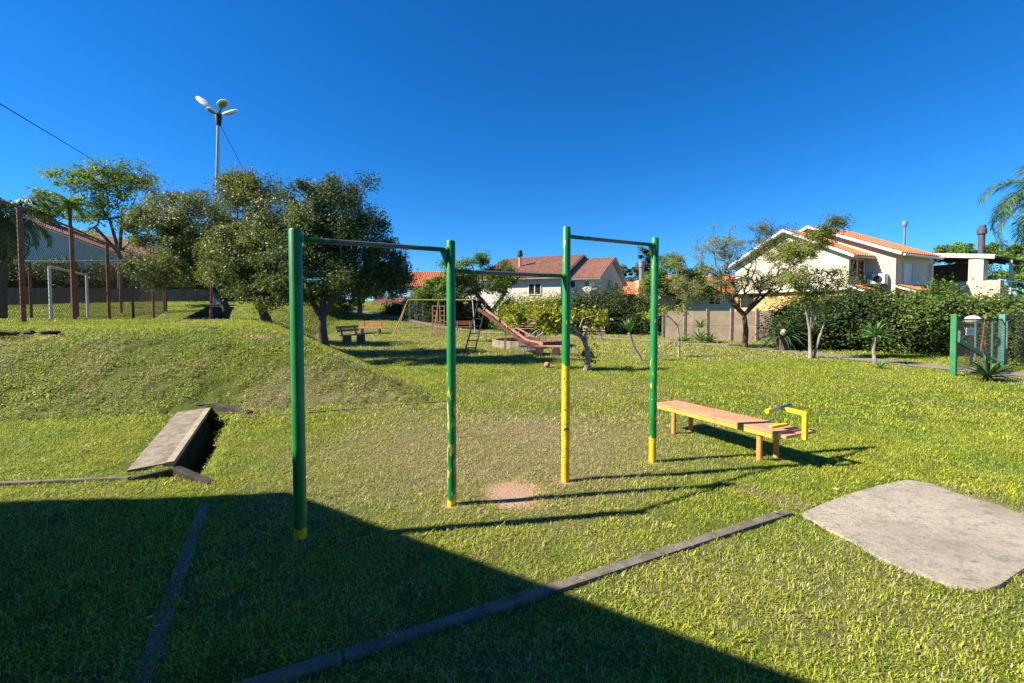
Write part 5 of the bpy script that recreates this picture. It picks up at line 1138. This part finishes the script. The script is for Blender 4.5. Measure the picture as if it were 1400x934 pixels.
for k, (x, y, r, cz) in enumerate(((12.3, 18.6, (1.4, 1.2, 1.15), 1.0), (13.9, 17.9, (1.4, 1.3, 1.40), 1.15), (15.3, 17.0, (1.4, 1.3, 1.15), 1.0), (16.3, 15.9, (1.2, 1.2, 1.15), .95), (17.2, 15.3, (1.1, 1.1, 1.1), .95))):
    hb_ = [((x, y, cz), r), ((x+.7, y-.5, cz*.85), (r[0]*.7, r[1]*.8, r[2]*.75))]
    for j_ in range(5): hb_.append(((x+random.uniform(-1.1, 1.1), y+random.uniform(-.9, .1), cz*random.uniform(.6, 1.75)), (random.uniform(.4, .75), random.uniform(.4, .6), random.uniform(.35, .6))))
    shrub('hedge_bush', hl[k], hb_, 17000, .105, .05, M[('lf_hedge', 'lf_hedge', 'lf_mixed', 'lf_mixed', 'lf_mixed')[k]], group='bushes of the right-hand hedge')
shrub('sprouting_bush', 'light green sprouting bush top poking above the right hedge', [((17.5, 18.0, 1.7), (.7, .7, .95)), ((18.2, 18.3, 1.5), (.6, .6, .75))], 5000, .12, .055, M['lf_mid'])
shrub('edge_bush', 'dark bush behind the chain-link fence at the right edge', [((16.6, 12.9, .65), (1.6, .9, .8))], 8000, .1, .05, M['lf_hedge'])

# palms
def palm(name, label, base, top, nf, L, mat='lf_palm', e0=-.5, e1_=1.2, droop=1.6, leaf=.42, seed=1, tr=.12, lw=.035, nl=34):
    rd = random.Random(seed); base = Vector(base); top = Vector(top); r_ = thing(name, label, 'palm tree', base)
    m_ = MB(); m_.tube([base-zz*.1, (base+top)/2+Vector((.05, 0, 0)), top-zz*.3, top], [tr*1.2, tr, tr*.9, tr*1.1], 12); m_.build('trunk', M['bark'], r_, smooth=True)
    for i in range(nf):
        az = i*2.399+rd.uniform(-.2, .2); el = e0+(e1_-e0)*((i+.5)/nf); l = L*rd.uniform(.85, 1.1); h = Vector((math.cos(az), math.sin(az), 0)); s_ = Vector((-h.y, h.x, 0)); p_ = top.copy(); e = el; pts = [p_.copy()]; es = [e]
        for k in range(10): p_ = p_+(h*math.cos(e)+zz*math.sin(e))*l/10; e -= droop/10*(.5+k*.12); pts.append(p_.copy()); es.append(e)
        fr = MB(); fr.tube(pts, [.022*(1-.09*k) for k in range(11)], 5)
        fr.r = [.5]*len(fr.v)
        for j in range(nl):
            f = .12+.88*j/nl; q_ = f*10; k = min(int(q_), 9); c_ = pts[k]+(pts[k+1]-pts[k])*(q_-k); dv = (pts[k+1]-pts[k]).normalized()
            for sd_ in (-1, 1):
                ll = leaf*(1-.55*abs(f-.45)*1.4)*rd.uniform(.8, 1.1); d0 = (s_*sd_*.75+dv*.6+zz*rd.uniform(-.35, .25)).normalized(); wv = dv*lw/2; cc_ = rd.random()
                a_ = c_; b_ = c_+d0*ll*.5; c2 = b_+(d0+Vector((0, 0, -.85))).normalized()*ll*.5; n_ = len(fr.v)
                fr.v += [tuple(x) for x in (a_-wv*.6, a_+wv*.6, b_+wv, b_-wv, c2)]; fr.r += [cc_]*5; fr.f += [(n_, n_+1, n_+2, n_+3), (n_+3, n_+2, n_+4)]
        fr.build('frond', M[mat], r_, rnd=True)
    return r_
c = D(1438, 270, 8.6); palm('palm_tree', 'feathery palm whose drooping fronds reach in at the top right edge', (c.x+.3, 8.6, 0), c, 26, 1.35, leaf=.42, seed=4, e0=-.9, droop=2.6, lw=.016, nl=60, tr=.10)
c = D(2, 292, 22); palm('palm_tree', 'dark palm with long drooping fronds at the far left above the fence', (c.x-.2, 22, 1), c, 26, 2.6, leaf=.75, seed=6, e0=-.9, droop=1.9, mat='lf_palm', lw=.075, nl=40, tr=.16)
y = 32; c = D(95, 283, y); palm('palm_tree', 'small bright green palm with a thin trunk behind the second fence post', (c.x, y, 1), c, 18, 1.5, leaf=.5, seed=9, e0=-.2, e1_=1.35, droop=1.4, mat='lf_light', lw=.07, nl=28, tr=.11)

# litter on the lawn
m_ = MB()
for i in range(90):
    x = random.uniform(-5, 5); y = random.uniform(1.6, 9); 
    if abs(x) > 1.3*y or bool(inpoly(np.array([x]), np.array([y]), SLAB)[0]) or bool(inpoly(np.array([x]), np.array([y]), CH)[0]): continue
    q = Vector((x, y, Hs(x, y)+random.uniform(.025, .045))); a = random.uniform(0, 6.28); s_ = random.uniform(.012, .03); u_ = Vector((math.cos(a), math.sin(a), random.uniform(-.3, .3)))*s_; v_ = Vector((-math.sin(a), math.cos(a), random.uniform(-.4, .4)))*s_*.5
    m_.quad(q-u_, q+v_, q+u_, q-v_)
fl = m_.build('fallen_leaves', M['dryleaf']); fl['kind'] = 'stuff'
